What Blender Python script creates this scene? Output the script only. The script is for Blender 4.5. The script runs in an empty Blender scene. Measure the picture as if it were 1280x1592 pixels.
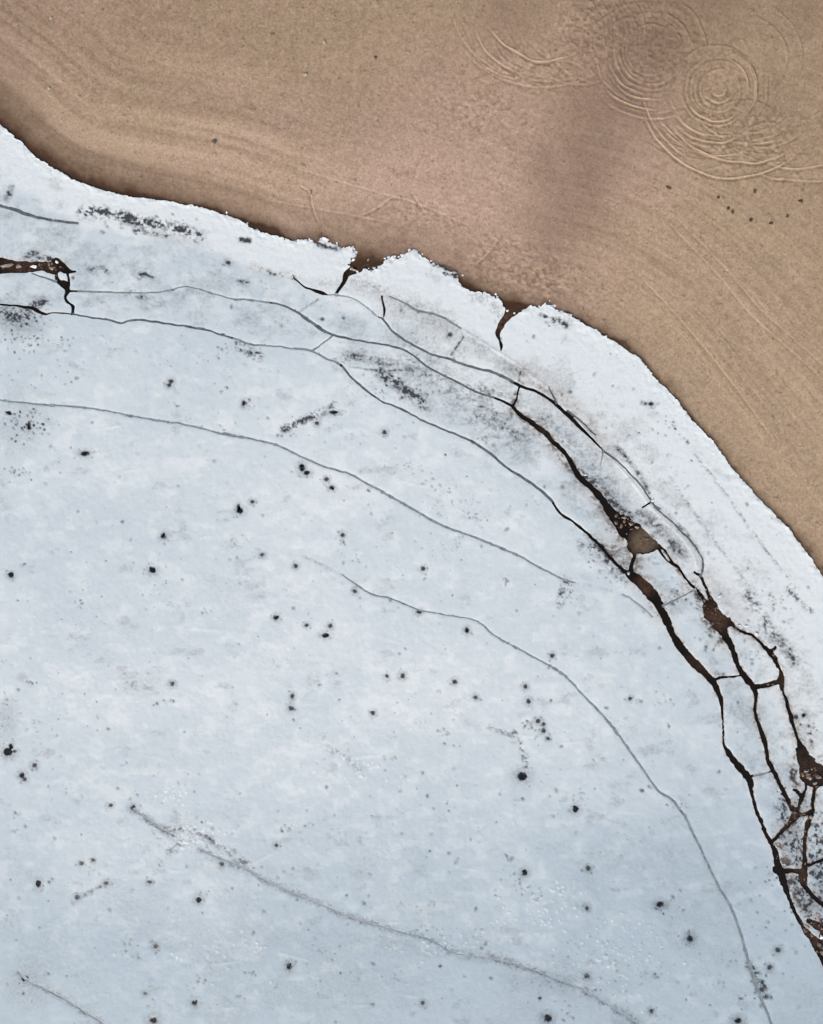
import bpy, math, random
import numpy as np

# ------------------------------------------------------------------ camera, sky, sun, exposure
S = bpy.context.scene
COL = S.collection
PX = 0.05                                    # one photo pixel on the ground, metres
CAM_H = 55.0
def wx(x): return (np.asarray(x, float) - 640.0) * PX
def wy(y): return (796.0 - np.asarray(y, float)) * PX

cam_d = bpy.data.cameras.new('drone_camera')
cam = bpy.data.objects.new('drone_camera', cam_d)
COL.objects.link(cam)
cam.location = (0, 0, CAM_H)
cam.rotation_euler = (0, 0, 0)               # straight down
cam_d.sensor_fit = 'VERTICAL'
cam_d.angle = 2 * math.atan(796 * PX / CAM_H)
cam_d.clip_end = 2000
S.camera = cam

SUN_EL, SUN_AZ = math.radians(33), math.radians(205)     # azimuth clockwise from north (+Y)
world = bpy.data.worlds.new('World')
S.world = world
world.use_nodes = True
wn = world.node_tree.nodes
sky = wn.new('ShaderNodeTexSky')
sky.sky_type = 'NISHITA'
sky.sun_disc = False
sky.sun_elevation = SUN_EL
sky.sun_rotation = SUN_AZ
sky.air_density = 1.0
sky.dust_density = 4.0
sky.ozone_density = 1.0
world.node_tree.links.new(sky.outputs[0], wn['Background'].inputs[0])
wn['Background'].inputs[1].default_value = 0.10
sun_d = bpy.data.lights.new('overcast_sun', 'SUN')
sun_d.energy = 1.5
sun_d.angle = math.radians(14)
sun_d.color = (1.0, 0.93, 0.84)
sun = bpy.data.objects.new('overcast_sun', sun_d)
COL.objects.link(sun)
sun.rotation_euler = (math.pi / 2 - SUN_EL, 0, math.pi - SUN_AZ)
S.view_settings.view_transform = 'Standard'
S.view_settings.look = 'None'
S.view_settings.gamma = 1
S.view_settings.use_curve_mapping = False
S.view_settings.exposure = 0.58

rng = random.Random(7)
nrng = np.random.default_rng(11)

# ------------------------------------------------------------------ numeric helpers
def _hash(ix, iy, seed):
    h = (ix.astype(np.int64) * 374761393 + iy.astype(np.int64) * 668265263 + seed * 974634777) & 0xffffffff
    h = ((h ^ (h >> 13)) * 1274126177) & 0xffffffff
    h = (h ^ (h >> 16)) & 0xffffff
    return h.astype(np.float32) / np.float32(0xffffff)

def vnoise(x, y, seed=0):
    x = np.asarray(x, np.float32); y = np.asarray(y, np.float32)
    x, y = np.broadcast_arrays(x, y)
    xf = np.floor(x); yf = np.floor(y)
    fx = x - xf; fy = y - yf
    ix = xf.astype(np.int64); iy = yf.astype(np.int64)
    fx = fx * fx * (3 - 2 * fx); fy = fy * fy * (3 - 2 * fy)
    a = _hash(ix, iy, seed); b = _hash(ix + 1, iy, seed)
    c = _hash(ix, iy + 1, seed); d = _hash(ix + 1, iy + 1, seed)
    return (a + (b - a) * fx) * (1 - fy) + (c + (d - c) * fx) * fy

def fbm(x, y, seed=0, octaves=3, gain=0.5):
    t = 0; amp = 1.0; tot = 0; f = 1.0
    for o in range(octaves):
        t = t + amp * vnoise(x * f + 17.3 * o, y * f - 9.1 * o, seed + o * 31)
        tot += amp; amp *= gain; f *= 2.03
    return t / tot

def smooth(a, lo, hi):
    t = np.clip((a - lo) / (hi - lo), 0, 1)
    return t * t * (3 - 2 * t)

def spline(pts, step=3.0):
    """Catmull-Rom through points of any dimension, resampled every few pixels."""
    p = np.array(pts, float)
    if len(p) == 2:
        n = max(2, int(np.hypot(*(p[1, :2] - p[0, :2])) / step) + 1)
        return p[0] + (p[1] - p[0]) * np.linspace(0, 1, n)[:, None]
    q = np.vstack([2 * p[0] - p[1], p, 2 * p[-1] - p[-2]])
    out = []
    for i in range(1, len(q) - 2):
        n = max(2, int(np.hypot(*(q[i + 1, :2] - q[i, :2])) / step) + 1)
        t = np.linspace(0, 1, n, endpoint=False)[:, None]
        a, b, c, d = q[i - 1], q[i], q[i + 1], q[i + 2]
        m0, m1 = (c - a) / 2, (d - b) / 2                 # tangents kept shorter than the span, so long spans cannot overshoot
        L = np.hypot(*(c - b)[:2]) + 1e-9
        m0 = m0 * min(1, L / (np.hypot(*m0[:2]) + 1e-9)); m1 = m1 * min(1, L / (np.hypot(*m1[:2]) + 1e-9))
        out.append((2 * t ** 3 - 3 * t ** 2 + 1) * b + (t ** 3 - 2 * t ** 2 + t) * m0 + (-2 * t ** 3 + 3 * t ** 2) * c + (t ** 3 - t ** 2) * m1)
    out.append(p[-1:])
    return np.vstack(out)

# ------------------------------------------------------------------ the survey grid (pixels of ground, denser in the middle)
CELL = 1.65
def axis(lo, hi):
    core = np.arange(lo, hi + CELL, CELL)
    ext = []
    s, v = CELL, 0.0
    while v < 520:
        s *= 1.15
        v += s
        ext.append(v)
    ext = np.array(ext)
    return np.concatenate([(lo - ext)[::-1], core, core[-1] + ext])
GX = axis(-60, 1340)
GY = axis(-40, 1634)
NX, NY = len(GX), len(GY)
X, Y = np.meshgrid(GX.astype(np.float32), GY.astype(np.float32))

def window(x0, x1, y0, y1):
    i0 = np.searchsorted(GX, x0); i1 = np.searchsorted(GX, x1)
    j0 = np.searchsorted(GY, y0); j1 = np.searchsorted(GY, y1)
    return slice(j0, j1), slice(i0, i1)

def cut_polyline(field, pts, pad=16):
    """field = min(field, distance to the polyline minus half its width); pts rows are x, y, width."""
    for (a, b) in zip(pts[:-1], pts[1:]):
        m = pad + max(a[2], b[2]) / 2
        w = window(min(a[0], b[0]) - m, max(a[0], b[0]) + m, min(a[1], b[1]) - m, max(a[1], b[1]) + m)
        x = X[w]; y = Y[w]
        if x.size == 0: continue
        dx, dy = b[0] - a[0], b[1] - a[1]
        l2 = dx * dx + dy * dy + 1e-9
        t = np.clip(((x - a[0]) * dx + (y - a[1]) * dy) / l2, 0, 1)
        d = np.hypot(x - a[0] - t * dx, y - a[1] - t * dy) - (a[2] + (b[2] - a[2]) * t) / 2
        field[w] = np.minimum(field[w], d)

def poly_sd(pts, field_window=None):
    """signed distance (positive inside) to a closed polygon, on the whole grid or a window."""
    w = field_window if field_window else (slice(0, NY), slice(0, NX))
    x = X[w]; y = Y[w]
    best = np.full(x.shape, 1e9, np.float32)
    ins = np.zeros(x.shape, bool)
    P = np.asarray(pts, float)
    for a, b in zip(P, np.roll(P, -1, axis=0)):
        dx, dy = b[0] - a[0], b[1] - a[1]
        t = np.clip(((x - a[0]) * dx + (y - a[1]) * dy) / (dx * dx + dy * dy + 1e-9), 0, 1)
        best = np.minimum(best, (x - a[0] - t * dx) ** 2 + (y - a[1] - t * dy) ** 2)
        if a[1] != b[1]:
            c = (a[1] > y) != (b[1] > y)
            ins ^= c & (x < (b[0] - a[0]) * (y - a[1]) / (b[1] - a[1]) + a[0])
    best = np.sqrt(best)
    return np.where(ins, best, -best)

def stamp(field, x, y, rx, ry=None, ang=0.0, s=1.0, soft=0.5, mode='max'):
    """a soft-edged spot; soft is the share of the radius over which it fades."""
    ry = rx if ry is None else ry
    m = max(rx, ry) * 1.6 + 2
    w = window(x - m, x + m, y - m, y + m)
    xx = X[w] - x; yy = Y[w] - y
    if xx.size == 0: return
    ca, sa = math.cos(ang), math.sin(ang)
    u = (xx * ca + yy * sa) / rx; v = (-xx * sa + yy * ca) / ry
    r = np.sqrt(u * u + v * v)
    k = s * (1 - smooth(r, 1 - soft, 1 + soft * 0.6))
    field[w] = np.maximum(field[w], k) if mode == 'max' else field[w] + k

# ------------------------------------------------------------------ shoreline of the ice
SHORE = [(-1200, -520), (-420, -60), (-140, 95), (-60, 148), (0, 194), (12, 203), (31, 219), (47, 236), (62, 249), (87, 263), (109, 277),
 (131, 286), (169, 299), (200, 305), (237, 310), (281, 316), (312, 322), (344, 333), (376, 343), (397, 358), (436, 369),
 (457, 377), (475, 371), (492, 377), (499, 368), (515, 377), (533, 386), (546, 383), (551, 395), (545, 406), (540, 413),
 (556, 421), (582, 420), (594, 414), (601, 404), (612, 402), (625, 399), (642, 392), (655, 397), (668, 407), (689, 414), (711, 427),
 (720, 446), (737, 455), (758, 457), (775, 465), (786, 478), (797, 487), (810, 485), (827, 475), (836, 478), (852, 471),
 (862, 482), (883, 488), (904, 502), (927, 513), (954, 531), (994, 556), (1017, 586), (1053, 622), (1076, 654),
 (1108, 685), (1135, 724), (1176, 771), (1226, 821), (1239, 839), (1266, 876), (1280, 898), (1320, 985), (1370, 1130), (1450, 1330),
 (1600, 1700), (1900, 2300), (2300, 3200)]
LAKE_POLY = SHORE + [(2300, 4200), (-2500, 4200), (-2500, -520)]
SHORE_SMOOTH = [(-1200, -520), (-420, -60), (-140, 95), (0, 194), (62, 249), (131, 286), (237, 310), (344, 333), (457, 375), (600, 412), (711, 436),
 (786, 472), (883, 490), (994, 558), (1076, 654), (1176, 771), (1280, 898), (1370, 1130), (1600, 1700), (1900, 2300), (2300, 3200)]

phi_shore = poly_sd(LAKE_POLY).astype(np.float32)
rough = 1.5 + 4.8 * np.exp(-((X - 640) / 230.0) ** 2) + 1.5 * np.exp(-((X - 30) / 90.0) ** 2)
near = np.abs(phi_shore) < 30
jag = np.zeros_like(X)
tooth = 2.6 * np.exp(-((X - 640) / 270.0) ** 2) + 1.3
jag[near] = (fbm(X[near] / 6.5, Y[near] / 6.5, 3, 3, 0.7) - 0.5) * 2.6
fj = np.zeros_like(X); fj[near] = (fbm(X[near] / 3.3, Y[near] / 3.3, 6, 2, 0.6) - 0.5) * 2.2
phi_shore = phi_shore + fj * tooth * np.exp(-np.abs(phi_shore) / 7) + jag * rough * np.exp(-np.abs(phi_shore) / 14)

# smoothed inland distance and along-shore coordinate for the beach
sp = spline(SHORE_SMOOTH, 30)
d2 = np.full(X.shape, 1e12, np.float32); S_AL = np.zeros(X.shape, np.float32); acc = 0.0
for a, b in zip(sp[:-1], sp[1:]):
    dx, dy = b - a
    l2 = dx * dx + dy * dy; L = math.sqrt(l2)
    t = np.clip(((X - a[0]) * dx + (Y - a[1]) * dy) / l2, 0, 1)
    q = (X - a[0] - t * dx) ** 2 + (Y - a[1] - t * dy) ** 2
    k = q < d2
    d2 = np.where(k, q, d2); S_AL = np.where(k, acc + t * L, S_AL); acc += L
D_IN = np.sqrt(d2) * np.where(poly_sd([tuple(p) for p in sp] + [(2300, 4200), (-2500, 4200), (-2500, -520)]) > 0, -1, 1)
del d2

# ------------------------------------------------------------------ cracks: rows are x, y, full width in ground pixels
THROUGH = dict(
 lake_edge=[(-1500, 520, 4), (-60, 472, 3), (0, 473, 3), (23, 475, 3), (47, 478, 5), (55, 481, 6.5), (69, 488, 4), (81, 486, 2.6), (112, 488, 2.8),
  (133, 492, 2.8), (172, 498, 3), (187, 502, 3.4), (200, 499, 3.4), (217, 497, 3.8), (240, 500, 3.2), (270, 504, 3), (295, 508, 3.4), (325, 514, 3),
  (365, 527, 3), (395, 536, 3.4), (420, 537, 2.7), (450, 541, 2.7), (482, 545, 3), (507, 557, 3.2), (530, 567, 3.8), (545, 585, 3.2), (570, 607, 3.4),
  (595, 625, 3), (618, 633, 3), (669, 659, 3.2), (716, 678, 3.5), (751, 696, 4), (786, 725, 4), (833, 756, 4.2), (856, 776, 4.2), (872, 799, 4.2),
  (891, 811, 4.2), (927, 842, 4.6), (950, 868, 5), (972, 889, 6.5), (984, 896, 13), (1002, 911, 19), (1021, 934, 16), (1036, 964, 12), (1055, 1001, 12),
  (1077, 1027, 15), (1100, 1050, 10), (1111, 1063, 9), (1121, 1084, 8), (1124, 1110, 4), (1125, 1135, 3.2), (1126, 1155, 4), (1134, 1172, 8),
  (1152, 1196, 11), (1167, 1214, 11), (1169, 1231, 6), (1178, 1264, 6), (1189, 1291, 6), (1197, 1307, 7), (1206, 1324, 9), (1210, 1346, 13),
  (1219, 1372, 11), (1228, 1399, 6), (1241, 1427, 6), (1254, 1447, 9), (1269, 1467, 14), (1280, 1491, 10), (1310, 1560, 8), (1345, 1680, 8), (1480, 2100, 8), (1700, 2700, 8)],
 mid_crack=[(105, 452, 4), (140, 453, 3.2), (200, 455, 2.8), (245, 454, 2.3), (285, 446, 2.3), (300, 447, 2.3), (325, 454, 2.4), (360, 464, 2.4), (387, 466, 2.6), (430, 472, 3),
  (462, 485, 3.6), (482, 499, 3.8), (507, 516, 3.8), (520, 521, 3.6), (545, 527, 3.4), (575, 532, 3.2), (622, 541, 3), (640, 551, 2.8), (668, 572, 3.4), (691, 584, 3),
  (721, 599, 3), (750, 613, 3.2), (772, 620, 3.6), (796, 631, 5), (807, 643, 6.5), (827, 657, 8), (849, 674, 9), (862, 689, 7.5), (877, 702, 7), (888, 719, 8), (901, 741, 9),
  (919, 758, 9.5), (933, 772, 11), (947, 792, 13), (960, 808, 17), (972, 826, 20)],
 pool_neck=[(980, 850, 10), (987, 864, 6), (982, 877, 6), (981, 890, 9)],
 sliver_outer=[(1026, 848, 4), (1036, 858, 3.2), (1045, 871, 3.2), (1053, 880, 4), (1064, 896, 3.6), (1070, 903, 3), (1076, 910, 4.5), (1084, 917, 4.5), (1092, 928, 6), (1100, 940, 10)],
 sliver_inner=[(1024, 852, 4.5), (1030, 862, 3.6), (1040, 873, 3), (1052, 881, 3)],
 tongue=[(1080, 890, 3.5), (1089, 896, 5), (1097, 911, 5), (1104, 928, 6), (1110, 942, 12)],
 strip_crack=[(1125, 980, 14), (1128, 988, 13), (1135, 1001, 10), (1142, 1018, 9), (1150, 1039, 9), (1156, 1050, 11), (1167, 1061, 10), (1174, 1074, 8),
  (1176, 1084, 6.5), (1175, 1108, 5.5), (1182, 1132, 7), (1191, 1159, 8), (1194, 1178, 7), (1202, 1198, 7), (1218, 1229, 7), (1232, 1256, 9), (1237, 1266, 13),
  (1228, 1280, 8), (1219, 1289, 6), (1201, 1309, 5.5)],
 east_lead=[(1330, 1222, 10), (1420, 1250, 12), (1700, 1330, 12)],
 cross_brown=[(1237, 1266, 12), (1247, 1267, 6), (1256, 1265, 7), (1263, 1261, 8)],
 right_vertical=[(1268, 1224, 6), (1264, 1250, 6), (1265, 1260, 7), (1258, 1278, 9), (1253, 1301, 6.5), (1251, 1324, 6), (1252, 1340, 8), (1251, 1358, 12), (1250, 1373, 10),
  (1260, 1388, 6.5), (1270, 1400, 6.5), (1280, 1407, 6.5), (1310, 1428, 6), (1400, 1500, 6), (1900, 2000, 6)],
 dark_band=[(1208, 1352, 12), (1223, 1354, 8), (1238, 1354, 8), (1248, 1358, 13), (1246, 1368, 10)],
 right_branch=[(1252, 1347, 5), (1260, 1345, 4.5), (1273, 1340, 4.5), (1292, 1335, 5), (1420, 1320, 5), (1600, 1300, 5)],
 low_slush=[(1258, 1432, 8), (1268, 1438, 12), (1284, 1446, 18), (1284, 1468, 16), (1300, 1500, 20)],
 shore_right=[(1134, 963, 6), (1144, 976, 5), (1158, 984, 3.6), (1170, 987, 4), (1180, 997, 4), (1189, 1007, 6), (1198, 1015, 9), (1204, 1022, 9), (1208, 1031, 6.5), (1214, 1042, 6),
  (1216, 1053, 9), (1217, 1068, 6.5), (1219, 1076, 4), (1223, 1085, 5), (1225, 1095, 6.5), (1228, 1108, 6), (1231, 1117, 7.5), (1234, 1130, 5), (1240, 1148, 5), (1245, 1160, 10), (1250, 1172, 16)],
 notch=[(1198, 1014, 9), (1206, 1007, 5)],
 cross_wide=[(1174, 1069, 9), (1184, 1067, 8), (1194, 1065, 7.5), (1209, 1060, 8), (1216, 1053, 9)],
 cross_thin_a=[(1109, 1060, 5), (1119, 1054, 4), (1132, 1053, 3.2), (1150, 1051, 3), (1160, 1050, 3.4)],
 cross_thin_b=[(1166, 1207, 3), (1185, 1203, 2.7), (1200, 1199, 2.7)],
 cross_thin_c=[(1030, 943, 2.5), (1053, 931, 2.6), (1076, 919, 2.6), (1083, 916, 2.6)],
 below_pool=[(1254, 1218, 5), (1253, 1229, 5), (1247, 1240, 7), (1242, 1254, 6), (1239, 1264, 8)],
 below_pool_side=[(1234, 1228, 4), (1239, 1230, 5), (1245, 1238, 5)],
 shore_curve=[(509, 458, 2.6), (531, 459, 3), (557, 468, 2.4), (585, 490, 2.6), (595, 496, 3.2), (607, 511, 3.6), (625, 525, 3.6), (647, 539, 3.6), (675, 552, 3.6), (701, 559, 3.6), (731, 570, 4),
  (762, 577, 4.2), (786, 587, 4.6), (809, 600, 5), (833, 608, 4.6), (857, 622, 5), (874, 637, 6), (890, 652, 6), (906, 668, 5), (918, 680, 4), (938, 700, 3), (947, 707, 3.2),
  (960, 716, 2.8), (972, 728, 2.7), (985, 741, 2.7), (997, 755, 2.8), (1010, 775, 2.8), (1016, 783, 3.2), (1029, 797, 3), (1044, 810, 2.8), (1060, 826, 3), (1073, 838, 3), (1086, 857, 2.8), (1092, 869, 2.7),
  (1093, 886, 2.8), (1089, 897, 3)],
 shore_gap=[(551, 419, 13), (540, 425, 10), (535, 439, 6), (527, 450, 5.5), (522, 458, 5)],
 gap_foot=[(456, 431, 2.2), (474, 446, 3.2), (491, 452, 5), (500, 455, 6), (509, 458, 3)],
 short_spur=[(594, 460, 4), (595, 470, 3.2), (598, 481, 4), (597, 492, 2.5)],
 fringe=[(605, 460, 2.2), (612, 463, 2.6), (628, 470, 3), (646, 481, 4), (665, 486, 4), (685, 491, 3.8), (702, 501, 3.4), (717, 510, 2.6)],
 inlet=[(800, 478, 22), (791, 490, 15), (782, 500, 10), (777, 510, 9), (774, 519, 7.5), (777, 527, 4), (780, 536, 5), (779, 545, 2)],
 left_top=[(-1500, 330, 8), (-30, 402, 8), (0, 402, 5.5), (16, 406, 5), (37, 409, 6), (62, 409, 6), (78, 410, 8), (88, 402, 4), (97, 411, 6), (106, 421, 8), (117, 422, 3.5)],
 left_low=[(-60, 412, 9), (-30, 423, 8), (0, 422, 6.5), (30, 421, 6.5), (50, 420, 6), (68, 417, 7), (80, 420, 12), (90, 418, 11), (96, 413, 8)],
 left_tie=[(41, 409, 7), (35, 420, 8)],
 left_drop=[(88, 418, 5), (88, 430, 5), (91, 437, 8), (101, 443, 12), (105, 451, 8), (102, 460, 5), (104, 468, 4), (110, 473, 3.6), (114, 477, 5), (113, 488, 4.5)],
 left_wedge=[(105, 423, 4), (107, 438, 4), (106, 450, 5)],
 left_sliver=[(50, 425, 2.6), (66, 430, 2.8), (88, 438, 4)],
 mid_tie=[(516, 523, 3), (502, 534, 2.8), (484, 546, 3)],
 pink_tie=[(797, 632, 4), (804, 620, 3.5), (805, 612, 2.6), (808, 600, 2.8)],
 bottom_tie=[(937, 700, 2.4), (937, 711, 2.0), (933, 725, 1.6)],
 slab_tie=[(1012, 781, 2.6), (999, 789, 3)],
)
POOLS = [
 [(-60, 396), (-20, 399), (0, 400), (18, 405), (38, 408), (62, 408), (80, 406), (88, 400), (97, 408), (108, 420), (101, 427), (94, 422), (84, 427), (70, 419), (46, 421), (0, 425), (-60, 426)],
 [(950, 794), (960, 797), (971, 799), (983, 807), (995, 816), (1006, 827), (1014, 834), (1029, 850), (1020, 857), (1007, 861), (990, 861), (978, 857), (972, 835), (959, 814)],
 [(1092, 941), (1102, 938), (1115, 941), (1125, 955), (1137, 966), (1140, 973), (1131, 977), (1127, 986), (1119, 988), (1106, 971), (1095, 959)],
 [(1236, 1163), (1247, 1156), (1260, 1174), (1273, 1187), (1283, 1192), (1330, 1206), (1420, 1235), (1420, 1260), (1330, 1232), (1280, 1222), (1268, 1228), (1255, 1220), (1242, 1209), (1243, 1191), (1239, 1176)],
]
# hairline cracks that do not cut a plate in two (grey refrozen ice shows in them)
HAIR = dict(
 long_upper=[(-600, 600, 3), (-60, 618, 3), (0, 622, 2.2), (55, 628, 2.6), (129, 633, 2.8), (168, 639, 2.5), (211, 648, 2.5), (289, 660, 2.5), (336, 672, 2.5), (422, 689, 2.7), (461, 706, 2.8), (497, 723, 2.6),
  (544, 737, 2.7), (579, 756, 2.7), (626, 782, 3), (684, 815, 3.4), (735, 834, 3), (802, 862, 2.5), (860, 893, 2.5), (882, 903, 3), (895, 906, 2.2)],
 upper_tail=[(968, 924, 2.0), (982, 931, 2.4), (995, 941, 2.8), (1005, 949, 2.2), (1014, 958, 2)],
 long_lower=[(532, 893, 2.0), (575, 922, 2.3), (606, 930, 2.2), (653, 948, 2.0), (700, 957, 2.0), (740, 965, 2.0), (771, 989, 2.2), (815, 1014, 2.3), (871, 1045, 2.5), (906, 1079, 2.7), (949, 1126, 2.9),
  (1000, 1196, 2.9), (1022, 1227, 3.3), (1046, 1244, 3.2), (1066, 1271, 3.4), (1080, 1299, 3), (1092, 1324, 3.2), (1116, 1375, 3.6), (1136, 1410, 3.8), (1151, 1447, 4), (1162, 1488, 4), (1172, 1522, 5.5), (1180, 1545, 5),
  (1199, 1589, 3.6), (1215, 1640, 3.5), (1240, 1760, 3.5), (1320, 2100, 3.5)],
 spur_line=[(854, 604, 2.2), (859, 613, 2.6), (867, 628, 2.6)],
 double_line=[(883, 638, 2.2), (893, 646, 2.3), (904, 655, 2.5), (917, 668, 2.4), (926, 676, 2)],
 west_shore=[(-80, 300, 2.5), (0, 319, 3), (20, 325, 3), (37, 331, 4), (47, 335, 2.5), (75, 341, 1.8), (122, 347, 1.6)],
 ridge_upper=[(207, 1257, 2), (228, 1272, 2.2), (250, 1287, 2), (272, 1300, 1.7)],
 ridge_main=[(312, 1322, 2), (344, 1335, 2.4), (375, 1347, 2.6), (410, 1367, 2.7), (441, 1382, 2.5), (488, 1401, 2.3), (530, 1420, 2.2), (572, 1434, 2.3), (628, 1450, 2.2), (666, 1460, 1.9), (712, 1483, 1.8), (769, 1491, 1.8),
  (806, 1500, 2.0), (853, 1518, 2.4), (880, 1528, 2.6), (909, 1539, 2.8), (947, 1563, 2.8), (984, 1586, 2.6), (1040, 1640, 2.4), (1100, 1760, 2.4)],
 ridge_left=[(30, 1512, 2.2), (48, 1527, 2.4), (70, 1537, 3), (102, 1554, 3), (133, 1574, 2.5), (160, 1591, 2.3), (230, 1660, 2.3), (300, 1760, 2.3)],
)
def wander(pts, amp=1.1, step=3.0, seed=0, widen=False):
    p = spline(pts, step)
    s = np.concatenate([[0], np.cumsum(np.hypot(np.diff(p[:, 0]), np.diff(p[:, 1])))])
    inner = np.minimum(1, np.minimum(s, s[-1] - s) / 8)
    p[:, 0] += (fbm(s / 11, s * 0 + seed, 91, 2) - 0.5) * 2 * amp * inner
    p[:, 1] += (fbm(s / 11, s * 0 + seed, 57, 2) - 0.5) * 2 * amp * inner
    p[:, 2] = np.maximum(p[:, 2] * (1 + (fbm(s / 6, s * 0 + seed, 23, 2) - 0.5) * 0.5), 0.8)
    if widen:                                            # leads open up away from the surveyed middle
        i = np.clip(np.searchsorted(GX, p[:, 0]), 1, NX - 2); j = np.clip(np.searchsorted(GY, p[:, 1]), 1, NY - 2)
        c = np.maximum(GX[i + 1] - GX[i - 1], GY[j + 1] - GY[j - 1]) / 2
        p[:, 2] = np.where(c > CELL * 1.05, np.maximum(p[:, 2], 2.4 * c), p[:, 2])
    return p

RAG = smooth(X * 0.8 + Y, 1400, 1750) * smooth(X, 780, 900)
phi = phi_shore.copy()
through_lines = {}
for i, (k, pts) in enumerate(THROUGH.items()):
    through_lines[k] = wander(pts, seed=i * 5.7, widen=True)
    cut_polyline(phi, through_lines[k], 40)
open_w = phi < 9
rg = np.zeros_like(X)
rg[open_w] = (fbm(X[open_w] / 4.2, Y[open_w] / 4.2, 45, 3, 0.65) - 0.5) * 2
phi = phi + np.minimum(rg, 0.25) * RAG * 1.5 * np.exp(-np.abs(phi) / 6)
for P in POOLS:
    P = np.array(P)
    w = window(P[:, 0].min() - 20, P[:, 0].max() + 20, P[:, 1].min() - 20, P[:, 1].max() + 20)
    n = (fbm(X[w] / 5, Y[w] / 5, 41, 2) - 0.5) * 5
    phi[w] = np.minimum(phi[w], -poly_sd(P, w) + n)
crack_d = phi.copy()                                 # distance to open water, before hairlines and holes
hair_lines = {}
for i, (k, pts) in enumerate(HAIR.items()):
    hair_lines[k] = wander(pts, 0.9, 3.0, 100 + i * 3.1)
    cut_polyline(phi, hair_lines[k])

# dark thaw holes: x, y, radius x, radius y
HOLES = [(812, 1207, 9, 8), (12, 1169, 8, 7), (17, 1160, 4, 5), (23, 1168, 4, 3), (34, 1205, 5, 5), (38, 1211, 4, 4), (54, 1190, 4.5, 4), (207, 1256, 5, 5), (172, 1252, 4, 3), (132, 705, 8, 4.5),
 (373, 794, 6, 5), (371, 788, 3, 5), (254, 833, 5, 5), (237, 886, 6, 5), (17, 894, 5, 4.5), (895, 1258, 5.5, 5), (268, 1063, 4.2, 4), (429, 960, 5, 4), (460, 880, 4, 4), (626, 1051, 4.6, 4.6),
 (602, 1051, 3.2, 3.2), (707, 1060, 4.4, 4), (740, 1084, 4, 3.6), (817, 1067, 4, 4), (822, 1090, 4.2, 4.6), (837, 1121, 4.4, 4), (845, 1126, 3.6, 3.6), (845, 1136, 4, 4), (852, 1148, 3.4, 3.4),
 (859, 1019, 4, 4), (980, 1086, 3.6, 3.6), (726, 980, 4, 5), (506, 988, 6, 4), (514, 973, 4, 4), (477, 972, 3.6, 3.2), (598, 672, 4, 4), (519, 641, 8, 3.4), (478, 650, 4, 3.5), (493, 658, 4, 3.6),
 (266, 593, 4.6, 4), (263, 599, 4, 3.6), (379, 627, 4, 5), (470, 727, 5, 7), (477, 735, 6, 4), (508, 745, 4, 4), (516, 758, 5, 3.4), (393, 780, 4, 3.4), (408, 863, 4, 3.6), (658, 884, 4, 4),
 (309, 1399, 5, 5), (303, 1559, 5, 5), (239, 1586, 7, 6), (450, 1502, 4.5, 6), (852, 1583, 7, 6), (913, 1518, 4.6, 4.6), (1027, 1406, 7, 4.4), (1073, 1459, 5, 6), (816, 1357, 5, 5), (915, 1350, 4, 4),
 (580, 1108, 4, 4), (455, 1082, 3.6, 4.4), (453, 1101, 4.4, 4), (127, 1342, 4, 3.6), (145, 1337, 3.6, 3.2), (60, 1374, 4.6, 6), (345, 1343, 4, 4), (165, 1373, 4, 3.4), (120, 1395, 4, 4), (39, 1521, 6, 5),
 (1197, 1504, 4.4, 4.4), (1210, 1477, 4.8, 4.4), (1148, 1587, 6, 5), (1184, 1539, 4, 4), (1013, 1572, 4, 4), (533, 832, 3.6, 4), (880, 904, 4, 4), (652, 951, 5, 3.4), (552, 919, 4, 4), (913, 1412, 3.6, 3.6),
 (233, 1371, 4, 3.2), (242, 1471, 4.6, 4), (1012, 628, 5, 3.4), (700, 520, 3.6, 3), (430, 1314, 3.6, 3.2), (355, 408, 4, 3), (1238, 1115, 4, 4), (1250, 1112, 5, 3.4), (226, 1544, 3.4, 3.2), (658, 1559, 3.6, 3.6), (45, 662, 3.6, 8), (14, 642, 5, 3)]
hx = X + (fbm(X / 3.6, Y / 3.6, 5, 2) - 0.5) * 7
hy = Y + (fbm(X / 3.6, Y / 3.6, 8, 2) - 0.5) * 7
CUT = [h for h in HOLES if max(h[2], h[3]) >= 5.0]
for (x, y, rx, ry) in CUT:
    m = max(rx, ry) + 8
    w = window(x - m, x + m, y - m, y + m)
    if X[w].size:
        r = np.hypot((hx[w] - x) / rx, (hy[w] - y) / ry)
        phi[w] = np.minimum(phi[w], (r - 0.72) * min(rx, ry))
del hx, hy

# ------------------------------------------------------------------ what the ice looks like, as masks on the grid
dark = np.zeros_like(X)      # thin wet ice and frozen-in grit, plus some painted shade
brown = np.zeros_like(X)     # sand and peat-stained ice
snow = np.zeros_like(X)      # white crusted snow-ice, plus the light gradient painted over the lake
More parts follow.
